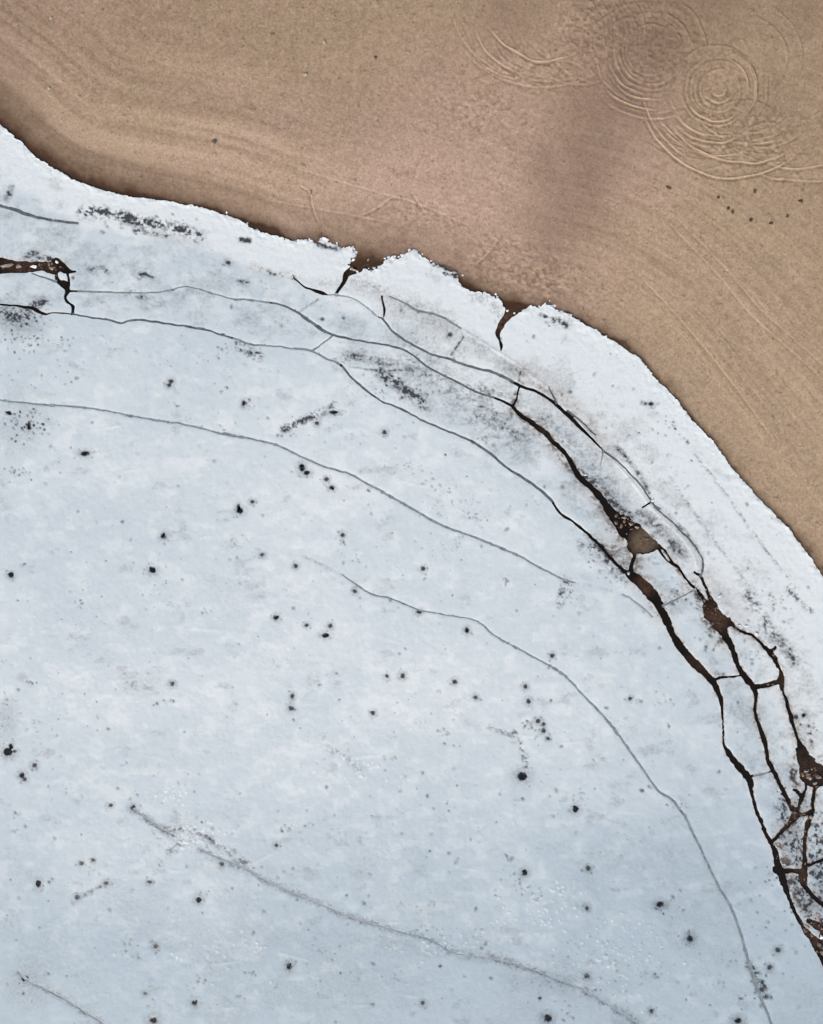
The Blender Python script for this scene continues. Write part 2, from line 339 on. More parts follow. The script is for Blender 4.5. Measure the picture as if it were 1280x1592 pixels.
# white crust along the beach, thinning towards the lake
belt = crack_d * 0 + phi_shore
east = smooth(X + 0.2 * Y, 560, 950)
snow += (1 - smooth(belt, 35 + 60 * east, 70 + 110 * east)) * (0.75 + 0.25 * east)
snow += 0.16 * smooth(fbm(X / 160, Y / 120, 61, 4), 0.42, 0.68) + 0.10
snow += 0.22 * smooth(fbm(X / 22, Y / 16, 66, 4), 0.5, 0.72)
snow += 0.7 * np.exp(-((phi_shore - 4) / 5.0) ** 2) + (0.10 + 0.25 * smooth(X + Y, 1550, 1800)) * np.exp(-(np.maximum(crack_d - 1, 0) / 2.4) ** 2) + 0.36 + 0.20 * np.exp(-((X - 560) / 420.0) ** 2 - ((Y - 960) / 330.0) ** 2)  # last term lightens the middle of the lake, painted light
snow -= 0.70 * smooth(Y + 0.10 * X + 90 * (fbm(X / 200, Y / 140, 67, 3) - 0.5), 1150, 1720)  # ice darker and bluer towards the bottom: fall-off of light painted into the colour
# grey melt along the belt, with one painted shadow strip by the curved crack
def streak(field, pts, w, s, seed=0, brk=0.5):
    p = spline(pts, 4)
    tmp = np.full(X.shape, 99, np.float32)
    cut_polyline(tmp, np.column_stack([p, np.full(len(p), 0.1)]), w * 2.2)
    k = np.exp(-(np.maximum(tmp, 0) / w) ** 2)
    j = k > 0.02
    n = 0.55 * fbm(X[j] / 11, Y[j] / 7, 300 + seed, 4, 0.6) + 0.45 * fbm(X[j] / 3.4, Y[j] / 2.8, 340 + seed, 2, 0.6)
    field[j] = np.maximum(field[j], s * k[j] * (1 - brk + brk * 1.9 * smooth(n, 0.38, 0.66)))
for q in ([(465, 485), (480, 475), (495, 465)], [(702, 551), (712, 536), (723, 521)], [(807, 592), (810, 574)], [(545, 570), (590, 576), (630, 575), (665, 574)]):
    streak(dark, q, 1.7, 0.42, 2, 0.4)
for k in hair_lines:
    soft = 7.0 if k.startswith('ridge') else 2.4
    streak(dark, hair_lines[k][:, :2], soft, 0.30 if k.startswith('ridge') else 0.26, 3, 0.6)
streak(dark, [(207, 1257), (250, 1287), (300, 1290), (332, 1308), (375, 1337), (410, 1366)], 6, 0.34, 4, 0.9)
streak(dark, [(300, 1298), (280, 1310), (262, 1325), (243, 1352)], 7, 0.26, 4, 0.9)
streak(dark, [(473, 866), (500, 878), (532, 893)], 3, 0.22, 4)
streak(dark, [(895, 906), (930, 913), (970, 925)], 3, 0.12, 4)
streak(dark, [(525, 557), (560, 556), (592, 562), (640, 574)], 9, 0.32, 5, 0.6)
streak(dark, [(590, 578), (615, 595), (640, 612), (662, 632)], 9, 0.50, 6, 0.8)
streak(dark, [(640, 560), (690, 600), (760, 650), (800, 680)], 26, 0.22, 7, 0.8)
streak(dark, [(725, 598), (770, 612), (800, 625)], 12, 0.22, 8, 0.8)
streak(dark, [(130, 330), (175, 332), (220, 345), (265, 352), (310, 368)], 9, 0.62, 9, 0.95)
streak(dark, [(210, 358), (235, 362), (262, 368)], 4, 0.45, 9, 0.8)
streak(brown, [(235, 362), (262, 367), (290, 375)], 6, 0.25, 10, 0.7)
streak(brown, [(395, 415), (425, 425), (460, 431)], 7, 0.30, 11, 0.8)
streak(dark, [(420, 425), (456, 431)], 3.5, 0.4, 11, 0.9)
streak(dark, [(10, 308), (14, 302), (18, 292)], 5, 0.65, 12, 0.5)
streak(dark, [(0, 485), (28, 492), (50, 478), (70, 472)], 10, 0.42, 13, 0.95)
streak(dark, [(140, 420), (158, 416), (168, 424)], 3.6, 0.6, 14, 0.5)
streak(dark, [(215, 430), (225, 424), (236, 428)], 5, 0.42, 15, 0.9)
streak(dark, [(372, 437), (386, 440)], 4, 0.45, 16, 0.9)
streak(dark, [(960, 696), (980, 718), (998, 745), (1010, 772)], 4, 0.42, 17, 0.5)  # broad grey shadow beside the curved crack, painted into the ice
streak(dark, [(1016, 783), (1040, 802), (1065, 828), (1084, 852)], 4.5, 0.34, 18, 0.5)
streak(dark, [(925, 745), (950, 775), (975, 795), (1020, 815), (1060, 865)], 12, 0.26, 19, 0.7)
streak(brown, [(812, 578), (850, 602), (885, 628), (915, 660), (945, 705)], 17, 0.30, 20, 0.35)
streak(brown, [(800, 640), (830, 660), (850, 678), (890, 730), (930, 778), (968, 835)], 11, 0.46, 21, 0.65)
streak(dark, [(890, 724), (915, 745), (945, 775), (965, 796)], 9, 0.38, 22, 0.9)
streak(brown, [(940, 850), (975, 870), (1000, 905), (1030, 950)], 17, 0.36, 23, 0.65)
streak(dark, [(915, 845), (945, 865), (975, 895)], 15, 0.50, 24, 0.7)
streak(brown, [(1075, 910), (1092, 930), (1105, 965), (1125, 1000)], 11, 0.50, 25, 0.55)
streak(brown, [(1105, 900), (1125, 925), (1150, 955)], 16, 0.20, 26, 0.3)
streak(dark, [(1085, 925), (1092, 955), (1105, 975)], 7, 0.40, 26, 0.9)
streak(brown, [(930, 775), (955, 810), (975, 850), (990, 875)], 15, 0.40, 64, 0.5)
streak(brown, [(1010, 830), (1040, 868), (1075, 910)], 5, 0.40, 65, 0.6)
for q in ('strip_crack', 'right_vertical', 'dark_band', 'cross_brown', 'cross_wide', 'shore_right', 'below_pool', 'low_slush', 'tongue'):
    streak(brown, [r[:2] for r in THROUGH[q] if r[0] < 1320], 8, 0.34, 70, 0.9)
streak(brown, [r[:2] for r in THROUGH['lake_edge'] if 940 < r[0] < 1130 and r[1] < 1100], 9, 0.30, 73, 0.9)
streak(brown, [(0, 400), (40, 405), (90, 402), (110, 420)], 5, 0.30, 71, 0.8)
streak(dark, [(40, 400), (55, 392), (62, 400), (80, 402)], 5, 0.45, 72, 0.8)
streak(brown, [(1060, 1000), (1085, 1035), (1110, 1060)], 8, 0.28, 27, 0.9)
streak(brown, [(1225, 1100), (1240, 1140), (1265, 1170), (1290, 1190)], 12, 0.25, 28, 0.9)
streak(brown, [(1240, 1180), (1235, 1210), (1245, 1240), (1240, 1270), (1210, 1300)], 8, 0.5, 29, 0.9)
streak(brown, [(1210, 1310), (1216, 1330), (1228, 1350)], 10, 0.55, 30, 0.9)
streak(brown, [(1225, 1365), (1240, 1390), (1262, 1430)], 13, 0.42, 31, 0.95)
streak(dark, [(1228, 1372), (1245, 1400), (1255, 1430)], 9, 0.28, 32, 0.95)
streak(dark, [(1205, 990), (1225, 1010), (1236, 1032)], 9, 0.42, 33, 0.6)
streak(dark, [(1165, 925), (1195, 975), (1215, 1000)], 9, 0.32, 34, 0.95)
streak(brown, [(880, 640), (930, 700), (1000, 790), (1060, 860)], 10, 0.12, 61, 0.6)
streak(dark, [(500, 440), (560, 448), (620, 478), (720, 520), (800, 575)], 12, 0.16, 62, 0.3)
streak(dark, [(800, 640), (850, 655), (900, 700), (950, 760)], 16, 0.20, 63, 0.6)
streak(dark, [(1225, 915), (1245, 935), (1262, 950)], 5, 0.35, 35, 0.95)
streak(dark, [(1000, 625), (1016, 632)], 4, 0.5, 36, 0.8)
streak(dark, [(1045, 655), (1056, 675), (1070, 688)], 3, 0.45, 37, 0.95)
streak(dark, [(1080, 705), (1130, 770), (1180, 840), (1230, 905)], 3, 0.22, 38, 0.95)
streak(dark, [(1040, 740), (1110, 840), (1160, 905)], 3, 0.16, 39, 0.95)
streak(dark, [(845, 490), (860, 498), (880, 505)], 6, 0.55, 40, 0.9)
streak(dark, [(680, 405), (695, 418), (708, 428)], 5, 0.75, 41, 0.9)
streak(dark, [(490, 377), (510, 384), (530, 386)], 5, 0.55, 42, 0.6)
streak(dark, [(735, 462), (760, 468), (775, 490)], 8, 0.22, 43, 0.8)
streak(dark, [(376, 372), (388, 374)], 4, 0.9, 44, 0.3)
streak(dark, [(545, 436), (590, 450), (640, 470), (700, 500)], 13, 0.18, 45, 0.6)
streak(brown, [(545, 440), (590, 455), (640, 490), (690, 500)], 16, 0.10, 45, 0.6)
streak(dark, [(200, 455), (225, 463), (245, 468)], 7, 0.25, 46, 0.9)
streak(dark, [(370, 535), (385, 545), (402, 553)], 8, 0.5, 47, 0.95)
streak(brown, [(797, 632), (803, 612), (812, 596)], 7, 0.30, 48, 0.7)
streak(dark, [(797, 632), (803, 612)], 5, 0.35, 49, 0.7)
streak(dark, [(520, 630), (500, 640), (470, 655), (440, 668)], 7, 0.40, 50, 1.0)
streak(dark, [(1165, 1500), (1180, 1520), (1190, 1548)], 7, 0.42, 51, 0.95)
streak(dark, [(800, 1140), (810, 1160), (818, 1185), (814, 1203)], 5, 0.5, 52, 0.95)
streak(dark, [(760, 1130), (785, 1140), (800, 1150)], 5, 0.28, 53, 0.9)
streak(dark, [(120, 1395), (145, 1385), (165, 1373)], 4, 0.35, 54, 0.7)
streak(dark, [(510, 1165), (535, 1175), (560, 1195)], 8, 0.2, 55, 0.95)
streak(dark, [(870, 940), (880, 905), (890, 925)], 6, 0.4, 56, 0.95)
streak(dark, [(340, 795), (372, 794)], 3, 0.25, 57, 0.6)
streak(dark, [(195, 1050), (215, 1068), (240, 1072)], 9, 0.2, 58, 0.9)
# grit clusters: x, y, spread x, spread y, how many, radius, strength
CLUSTERS = [(28, 494, 26, 13, 95, 2.1, 1.0), (40, 525, 44, 24, 60, 1.7, .7), (40, 660, 30, 26, 60, 2.2, .85), (30, 735, 34, 8, 24, 1.9, .6), (60, 590, 60, 20, 20, 1.7, .5), (385, 630, 12, 8, 16, 2.2, .6),
 (455, 668, 14, 16, 18, 2.0, .6), (500, 645, 24, 8, 14, 1.9, .6), (690, 790, 40, 24, 30, 1.6, .45), (640, 725, 22, 8, 14, 1.8, .5), (745, 805, 12, 6, 10, 1.8, .6), (880, 925, 14, 18, 30, 1.7, .5), (530, 838, 6, 12, 10, 2, .7),
 (557, 868, 7, 9, 10, 1.9, .5), (680, 850, 30, 18, 26, 1.6, .4), (245, 905, 26, 40, 26, 1.7, .45), (120, 960, 50, 20, 16, 1.7, .35), (590, 610, 16, 10, 12, 2.0, .6), (640, 612, 30, 14, 40, 2.4, .65), (610, 590, 18, 10, 16, 2.2, .6),
 (1219, 1262, 8, 34, 36, 1.8, .9), (1240, 1318, 13, 28, 44, 1.8, .9), (1243, 1400, 16, 30, 44, 1.8, .9), (1270, 1300, 10, 34, 34, 1.8, .9), (1272, 1365, 9, 16, 16, 2.4, .8), (1260, 1130, 16, 24, 18, 2.2, .6), (1230, 1206, 7, 9, 14, 2.2, .9),
 (1205, 1358, 16, 12, 16, 2, .7), (1180, 1535, 12, 26, 22, 2.2, .6), (225, 348, 70, 12, 60, 2.6, .6), (1055, 925, 20, 12, 20, 2.2, .6), (965, 885, 30, 20, 36, 2.2, .6), (940, 870, 26, 16, 30, 2.2, .5), (1205, 955, 40, 40, 40, 2.2, .45),
 (860, 498, 18, 6, 18, 2.3, .7), (697, 420, 14, 10, 18, 2.6, .95), (1220, 920, 40, 30, 24, 1.9, .4), (1040, 660, 30, 30, 12, 2, .5), (395, 548, 10, 8, 16, 2.2, .6), (310, 560, 160, 30, 36, 1.7, .35), (840, 1125, 14, 30, 16, 2, .5),
 (900, 1235, 10, 16, 12, 2.1, .5), (800, 1370, 30, 20, 16, 1.8, .4), (300, 1310, 50, 24, 60, 1.8, .35), (320, 1390, 20, 10, 12, 1.7, .4), (960, 1500, 90, 60, 80, 1.8, .32), (690, 1450, 60, 16, 40, 1.7, .35), (870, 1525, 40, 10, 30, 1.9, .4),
 (1190, 1440, 30, 60, 18, 1.9, .4), (740, 330, 1, 1, 0, 1, 0), (820, 660, 40, 14, 30, 2.2, .45), (960, 800, 18, 20, 26, 2.3, .5), (1110, 985, 16, 24, 20, 2.2, .5), (1170, 1020, 18, 20, 14, 2, .4), (60, 1130, 40, 40, 14, 1.9, .35), (10, 1105, 14, 20, 20, 2.2, .45)]
for (x, y, sx, sy, n, r, s) in CLUSTERS:
    for _ in range(n):
        rr = r * rng.uniform(0.55, 1.25)
        stamp(dark, rng.gauss(x, sx * 0.55), rng.gauss(y, sy * 0.55), rr * rng.uniform(0.8, 1.5), rr, rng.uniform(0, 3), s * rng.uniform(0.35, 1), 0.8)
for _ in range(900):                                   # lone specks everywhere on the lake
    x, y = rng.uniform(-30, 1310), rng.uniform(420, 1620)
    rr = rng.choice([1.3, 1.5, 1.8, 2.2, 2.8, 3.4])
    stamp(dark, x, y, rr * rng.uniform(0.8, 1.6), rr, rng.uniform(0, 3), rng.uniform(0.12, 0.7) * rng.uniform(0.4, 1), 0.9)
for _ in range(95):                                    # loose clusters of half-sunk grit and melt pricks
    x, y = rng.uniform(-20, 1180), rng.uniform(520, 1610)
    sp_, k = rng.uniform(3, 13), rng.uniform(.25, .65)
    for _ in range(rng.randrange(3, 12)):
        rr = rng.uniform(1.1, 2.6)
        stamp(dark, rng.gauss(x, sp_), rng.gauss(y, sp_ * .7), rr * rng.uniform(.8, 1.7), rr, rng.uniform(0, 3), k * rng.uniform(.3, 1), 0.9)
for _ in range(120):                                   # faint grey smudges of thinner ice
    stamp(dark, rng.uniform(-20, 1200), rng.uniform(480, 1610), rng.uniform(5, 22), rng.uniform(3, 9), rng.gauss(0.1, .5), rng.uniform(.04, .13), 1.0)
for (x, y, rx, ry, k) in [(28, 655, 50, 60, .16), (24, 498, 52, 26, .34), (10, 1120, 24, 40, .2), (40, 1530, 34, 40, .2), (215, 1062, 34, 22, .14), (360, 920, 50, 26, .08), (660, 620, 60, 40, .12), (620, 1470, 60, 16, .14), (870, 1525, 50, 20, .2)]:
    stamp(dark, x, y, rx, ry, 0.2, k, 1.0)
for (x, y, rx, ry) in HOLES:                           # wet thinned ice around each thaw hole, with small melt veins
    stamp(dark, x, y, rx * 2.1, ry * 2.1, 0, 0.34, 1.0)
    stamp(dark, x, y, rx * 1.0, ry * 1.0, 0, 0.95, 0.8)
    stamp(dark, x + rng.uniform(-1, 1), y + rng.uniform(-1, 1), rx * 0.6, ry * 0.6, 0, 1.0, 0.5)
    for _ in range(5):
        a = rng.uniform(0, 6.28); q = rng.uniform(1.3, 2.6)
        stamp(dark, x + math.cos(a) * rx * q, y + math.sin(a) * ry * q, rng.uniform(1.2, 2.6), None, 0, rng.uniform(.15, .5), 0.9)
dark *= 0.8 + 0.4 * fbm(X / 3.2, Y / 3.2, 77, 2)
dark = dark * 1.2
belt_in = smooth(-poly_sd([(500, 540), (640, 640), (860, 785), (980, 895), (1110, 1065), (1125, 1150), (1205, 1320), (1290, 1510), (1500, 1900), (300, 1900), (-400, 1900), (-400, 500), (110, 490)]), 0, 25) * smooth(phi_shore, 40, 90)
dark += belt_in * (0.04 + 0.16 * smooth(fbm(X / 34, Y / 26, 87, 4, 0.6), 0.42, 0.66) + 0.10 * smooth(fbm(X / 9, Y / 7, 88, 3, 0.6), 0.5, 0.7))
dirty = poly_sd([(1195, 1200), (1290, 1160), (1330, 1240), (1330, 1500), (1262, 1450), (1205, 1320)])
dirty = smooth(dirty, -12, 14) * (1 - np.clip(belt * 0, 0, 1))
fine_d = 0.45 * fbm(X / 7, Y / 9, 89, 3, 0.65) + 0.55 * fbm(X / 2.9, Y / 3.3, 96, 2, 0.6)
dark += dirty * 0.85 * smooth(fine_d, 0.53, 0.66) * smooth(Y, 1150, 1380)
brown = np.maximum(brown, dirty * 0.34 * smooth(fbm(X / 8, Y / 8, 98, 3, 0.6), 0.45, 0.62) * smooth(Y, 1120, 1330))
dark += 0.10 * smooth(fbm(X / 90, Y / 70, 85, 5, 0.6), 0.42, 0.72) * smooth(Y, 900, 1500) + 0.05 * smooth(Y + 0.25 * X, 1250, 1850)  # last term adds to the painted fall-off of light towards the bottom
dark = np.maximum(dark, 0.22 * smooth(fbm(X / 40, Y / 26, 80, 5, 0.62), 0.60, 0.80))
# crusty white crumbs (scattered frost) where the lake has cracked and healed
crumb = np.zeros_like(X)
for (x, y, sx, sy, n) in [(300, 1300, 40, 22, 60), (840, 1420, 70, 40, 80), (960, 1490, 60, 60, 110), (330, 1480, 90, 30, 40), (570, 1200, 50, 24, 30), (270, 1240, 30, 16, 24), (680, 1470, 90, 20, 40)]:
    for _ in range(n):
        stamp(crumb, rng.gauss(x, sx * 0.6), rng.gauss(y, sy * 0.6), rng.uniform(1.4, 3.2), rng.uniform(1.2, 2.2), rng.uniform(0, 3), rng.uniform(0.3, 0.9), 0.7)
for _ in range(60):                                    # wind-laid frost: short pale dashes
    x, y, L = rng.uniform(-20, 1150), rng.uniform(560, 1600), rng.uniform(6, 30)
    stamp(crumb, x, y, L, rng.uniform(1.2, 2.6), rng.gauss(0, .25), rng.uniform(.12, .4), 1.0)
for _ in range(500):
    stamp(crumb, rng.uniform(-20, 1230), rng.uniform(480, 1610), rng.uniform(1.2, 2.6), rng.uniform(1, 1.8), rng.uniform(0, 3), rng.uniform(.1, .5), 0.8)
# pale raised healed seam between inlet and the outer belt
seam = np.full(X.shape, 99, np.float32)
cut_polyline(seam, np.column_stack([spline([(719, 513), (742, 527), (766, 542), (786, 554), (807, 568), (829, 586), (851, 602), (861, 615)], 4), np.full(1, 0.1).repeat(len(spline([(719, 513), (742, 527), (766, 542), (786, 554), (807, 568), (829, 586), (851, 602), (861, 615)], 4)))]), 8)
cut_polyline(seam, np.column_stack([spline([(905, 655), (925, 680), (945, 702), (965, 722), (985, 745), (1003, 768), (1012, 782), (1035, 806), (1060, 830), (1080, 856), (1088, 880)], 4)[:, :2] - [4, -2], np.full(len(spline([(905, 655), (925, 680), (945, 702), (965, 722), (985, 745), (1003, 768), (1012, 782), (1035, 806), (1060, 830), (1080, 856), (1088, 880)], 4)), 0.1)]), 8)
ridge_k = np.exp(-(np.maximum(seam, 0) / 1.5) ** 2) * (0.22 + 0.5 * fbm(X / 8, Y / 8, 83, 2))
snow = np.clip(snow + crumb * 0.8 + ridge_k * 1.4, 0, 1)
dark = np.clip(dark * (1 - 0.8 * ridge_k), 0, 1)
lip = np.exp(-(np.maximum(crack_d, 0) / 3.0) ** 2) * smooth(Y + 0.3 * X, 1010, 1180) * smooth(fbm(X / 10, Y / 10, 93, 3), 0.4, 0.6)
brown = np.clip(np.maximum(brown, 0.28 * lip * smooth(X, 780, 860)), 0, 1)

ICE_Z = ((fbm(X / 60, Y / 60, 13, 3) - 0.5) * 0.035 + (fbm(X / 7, Y / 7, 19, 3, 0.6) - 0.5) * (0.016 + 0.020 * np.clip(1 - phi_shore / 60, 0, 1))
         + ridge_k * 0.05 + crumb * 0.035 - dark * 0.018
         + (0.03 + 0.09 * (fbm(X / 5, Y / 5, 29, 2) - 0.35)) * np.exp(-np.maximum(phi_shore, 0) / 9)
         - 0.010 * np.exp(-np.maximum(phi, 0) / 1.6)).astype(np.float32)

# ------------------------------------------------------------------ beach masks and relief
def rut(field_z, field_l, field_d, pts, amp, wob=0.0):
    """one wheel rut: a shallow groove with a crest of thrown sand on its outer (right-hand) side."""
    p = pts
    for a, b in zip(p[:-1], p[1:]):
        w = window(min(a[0], b[0]) - 7, max(a[0], b[0]) + 7, min(a[1], b[1]) - 7, max(a[1], b[1]) + 7)
        x = X[w]; y = Y[w]
        if x.size == 0: continue
        dx, dy = b[0] - a[0], b[1] - a[1]
        L = math.hypot(dx, dy) + 1e-6
        t = ((x - a[0]) * dx + (y - a[1]) * dy) / (L * L)
        sgn = ((x - a[0]) * dy - (y - a[1]) * dx) / L
        on = (t >= -0.05) & (t <= 1.05)
        cr = np.where(on, np.exp(-((sgn - 1.6) / 1.15) ** 2), 0) * a[2]
        gr = np.where(on, np.exp(-((sgn + 1.3) / 1.5) ** 2), 0) * a[2]
        field_l[w] = np.maximum(field_l[w], cr)
        field_d[w] = np.maximum(field_d[w], gr)
ridge_s = np.zeros_like(X); groove_s = np.zeros_like(X)
def arc(cx, cy, rx, ry, a0, a1, s=1.0):
    n = max(6, int(abs(a1 - a0) / 360 * 6.28 * max(rx, ry) / 4))
    a = np.radians(np.linspace(a0, a1, n))               # 0 = right, 90 = down in the picture
    k = s * np.minimum(1, np.minimum(np.linspace(0, 1, n), np.linspace(1, 0, n)) * 5 + 0.15)
    r = 1 + (fbm(a * 3, a * 0 + cx, 9, 2) - 0.5) * 0.06
    return np.column_stack([cx + rx * r * np.cos(a), cy + ry * r * np.sin(a), k])
TRACKS = [arc(1114, 142, 24, 24, 150, 30, 1.0), arc(1112, 146, 36, 34, 215, -40, .6), arc(1112, 143, 50, 51, 165, 45, 1.0), arc(1112, 143, 62, 60, 60, -75, .8), arc(1116, 142, 55, 56, 40, -70, .8), arc(1114, 142, 46, 46, 20, -80, .6),
 arc(1110, 146, 72, 72, 175, 100, .7), arc(1108, 140, 84, 87, 135, 55, 1.0), arc(1112, 138, 70, 62, 260, 190, .4), arc(1120, 120, 96, 98, 150, 70, .8), arc(1152, 128, 128, 131, 150, 52, 1.0), arc(1135, 148, 142, 133, 176, 40, 1.0),
 arc(1140, 120, 148, 150, 172, 118, .8), arc(1166, 110, 120, 118, 140, 60, .7), arc(1180, 150, 90, 84, 130, 40, .6), arc(1240, 150, 140, 118, 118, 66, .7), arc(1250, 170, 150, 118, 125, 66, .6), arc(1130, 100, 88, 72, 20, -70, .4),
 arc(1136, 96, 106, 92, 30, -60, .35), arc(1150, 210, 60, 50, 330, 200, .5), arc(1190, 235, 50, 40, 300, 190, .5), arc(1110, 215, 50, 60, 60, -30, .5), arc(1090, 200, 44, 50, 70, -20, .5),
 arc(1114, 144, 12, 12, 200, -60, .7), arc(1113, 143, 30, 30, 300, 100, .6), arc(1112, 142, 42, 42, 330, 60, .6), arc(1112, 142, 57, 58, 170, 20, .6), arc(1110, 144, 66, 67, 330, 215, .5), arc(1112, 140, 78, 78, 60, -10, .6), arc(1112, 138, 78, 80, 165, 85, .6), arc(1110, 142, 92, 93, 150, 95, .6),
 arc(1118, 136, 108, 110, 165, 60, .7), arc(1122, 132, 117, 118, 150, 80, .7), arc(1150, 120, 104, 108, 130, 40, .55), arc(1200, 130, 120, 128, 140, 80, .55), arc(1160, 140, 70, 72, 120, 30, .5), arc(1112, 142, 50, 50, 260, 150, .5), arc(1010, 84, 52, 54, 180, 30, .6), arc(1010, 84, 70, 70, 170, 95, .7), arc(1008, 84, 38, 40, 330, 60, .5), arc(1010, 82, 84, 84, 10, -60, .5), arc(1006, 84, 84, 84, 175, 110, .6), arc(1010, 84, 98, 97, 120, 60, .5),
 arc(900, 60, 50, 66, 20, -80, .45), arc(888, 66, 50, 66, 10, -80, .4), arc(955, 50, 56, 66, 15, -80, .45), arc(800, 60, 70, 66, 150, 60, .5), arc(770, 150, 50, 30, 330, 220, .4), arc(1230, 100, 60, 80, 60, -60, .35),
 arc(1010, 84, 92, 92, 140, 85, 1.0), arc(1012, 86, 78, 76, 140, 78, .8), arc(1010, 86, 104, 104, 135, 60, .7), arc(1010, 84, 60, 62, 200, 60, .6), arc(1010, 84, 46, 48, 220, 120, .5), arc(1010, 84, 62, 60, -10, -70, .7), arc(1010, 82, 48, 46, -10, -100, .5),
 arc(1006, 80, 74, 52, 290, 215, .5), arc(1004, 78, 90, 66, 280, 205, .45), arc(940, 60, 60, 70, 20, -80, .5), arc(928, 66, 60, 70, 20, -80, .45), arc(915, 72, 60, 72, 20, -80, .4), arc(975, 40, 50, 60, 10, -70, .4),
 arc(840, 10, 138, 118, 170, 118, .45), arc(850, -10, 130, 142, 152, 112, .8), arc(848, -20, 108, 122, 150, 62, .9), arc(850, -30, 140, 160, 140, 60, .5), arc(845, 20, 150, 118, 150, 50, .5),
 arc(870, 190, 70, 90, 235, 305, .5), arc(900, 40, 80, 98, 130, 60, .55), arc(985, 70, 140, 74, 160, 110, .45)]
for _ in range(30):
    a = rng.uniform(20, 110)
    TRACKS.append(arc(rng.gauss(1140, 38), rng.gauss(138, 22), rng.uniform(50, 150), rng.uniform(55, 130), a, a + rng.uniform(25, 75), rng.uniform(.2, .5)))
for _ in range(16):
    a = rng.uniform(40, 200)
    TRACKS.append(arc(rng.gauss(985, 36), rng.gauss(76, 14), rng.uniform(36, 110), rng.uniform(40, 100), a, a + rng.uniform(20, 60), rng.uniform(.2, .45)))
for _ in range(12):
    a = rng.uniform(60, 130)
    TRACKS.append(arc(rng.gauss(850, 26), rng.gauss(0, 16), rng.uniform(90, 150), rng.uniform(100, 140), a, a + rng.uniform(20, 50), rng.uniform(.2, .4)))
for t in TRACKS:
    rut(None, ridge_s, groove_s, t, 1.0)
# scuffed scrawls near the shore: two straight digs in the sand
DIGS = [spline([(468, 290, .8), (482, 300, .8), (486, 322, .8), (495, 345, .5)], 4), spline([(566, 334, .8), (590, 322, .9), (612, 306, .8)], 4), spline([(744, 408, .8), (762, 392, .9), (776, 372, .8)], 4), spline([(640, 300, .5), (660, 330, .5)], 4), spline([(1040, 350, .4), (1117, 431, .38), (1171, 495, .36), (1244, 560, .32), (1300, 612, .3)], 5), spline([(1052, 342, .3), (1129, 421, .3), (1183, 484, .3), (1256, 549, .28), (1310, 600, .2)], 5),
        spline([(985, 420, .3), (1060, 500, .4), (1130, 585, .4), (1200, 680, .35)], 5), spline([(480, 268, .3), (560, 292, .35), (650, 318, .35), (730, 352, .3)], 5), spline([(420, 312, .25), (520, 330, .35), (600, 345, .35)], 5)]
for t in DIGS:
    rut(None, ridge_s, groove_s, t, 1.0)
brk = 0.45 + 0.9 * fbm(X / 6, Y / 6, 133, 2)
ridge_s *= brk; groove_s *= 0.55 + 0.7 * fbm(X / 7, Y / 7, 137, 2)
# churned patch around the spins
churn = np.zeros_like(X)
for (x, y, rx, ry, s) in [(1112, 145, 110, 100, .38), (1010, 80, 100, 90, .7), (930, 50, 80, 70, .8), (840, 110, 90, 40, .5), (1170, 220, 110, 60, .6), (740, 170, 70, 50, .45), (830, 430, 90, 40, .8), (780, 400, 70, 40, .6), (640, 340, 90, 40, .4), (930, 460, 60, 30, .4)]:
    stamp(churn, x, y, rx, ry, 0, s, 0.9)
ch = (fbm(X / 5.5, Y / 4.2, 141, 3, 0.6) - 0.5) * churn
streaks = fbm(D_IN / 3.2, S_AL / 90.0, 151, 3, 0.55) - 0.5
bands = fbm(D_IN / 34.0, S_AL / 420.0, 155, 3, 0.5) - 0.5
fine = fbm(X / 3.4, Y / 3.4, 161, 2) - 0.5
lumps = smooth(fbm(X / 6, Y / 6, 163, 2), 0.76, 0.9)
SAND_Z = (np.where(D_IN > 0, -0.055 + 0.0011 * D_IN + 0.00000075 * D_IN * np.minimum(D_IN, 400), -0.055 + 0.0022 * D_IN)
          + 0.10 * (fbm(X / 180, Y / 150, 171, 3) - 0.5) * smooth(D_IN, 10, 160)
          + streaks * 0.009 * smooth(D_IN, 4, 40) * (1 - 0.8 * smooth(D_IN, 150, 420)) * (0.4 + 0.6 * smooth(X, 600, 900)) + fine * 0.012 + ch * 0.15
          + ridge_s * 0.055 - groove_s * 0.05 + lumps * 0.03)
SAND_Z = np.maximum(SAND_Z, -1.6).astype(np.float32)
wet_w = 15 + 20 * smooth(-X, -460, -40) + 16 * np.exp(-((X - 600) / 90) ** 2) - 6 * smooth(X, 880, 1000)
wet = np.exp(-np.maximum(D_IN + (fbm(X / 30, Y / 30, 181, 3) - 0.5) * 26, 0) / wet_w) * (1 - 0.25 * smooth(X, 850, 1000))
wet += 0.32 * np.exp(-np.maximum(D_IN, 0) / 9.0) * (1 - 0.7 * smooth(X, 800, 950))
wet = np.maximum(wet, (0.80 + 0.6 * (fbm(X / 18, Y / 18, 183, 3) - 0.5)) * smooth(phi_shore, -13, -1))
for (x, y, rx, ry, k) in [(576, 404, 46, 24, 1.0), (798, 474, 30, 24, .9), (700, 425, 40, 20, .6), (430, 360, 70, 16, .7), (740, 445, 40, 16, .5), (840, 468, 40, 12, .45), (60, 225, 60, 30, .5)]:
    stamp(wet, x, y, rx, ry, 0.25, k, 1.0)
wet = wet * (0.8 + 0.4 * fbm(X / 9, Y / 9, 185, 3))       # the strip touching the ice stays soaked
damp = np.zeros_like(X)
tmp = np.full(X.shape, 400, np.float32)
q = spline([(1090, -60, 170), (1050, 0, 160), (1000, 75, 140), (945, 180, 100), (905, 260, 100), (872, 340, 70), (850, 400, 20)], 12)
cut_polyline(tmp, q, 150)
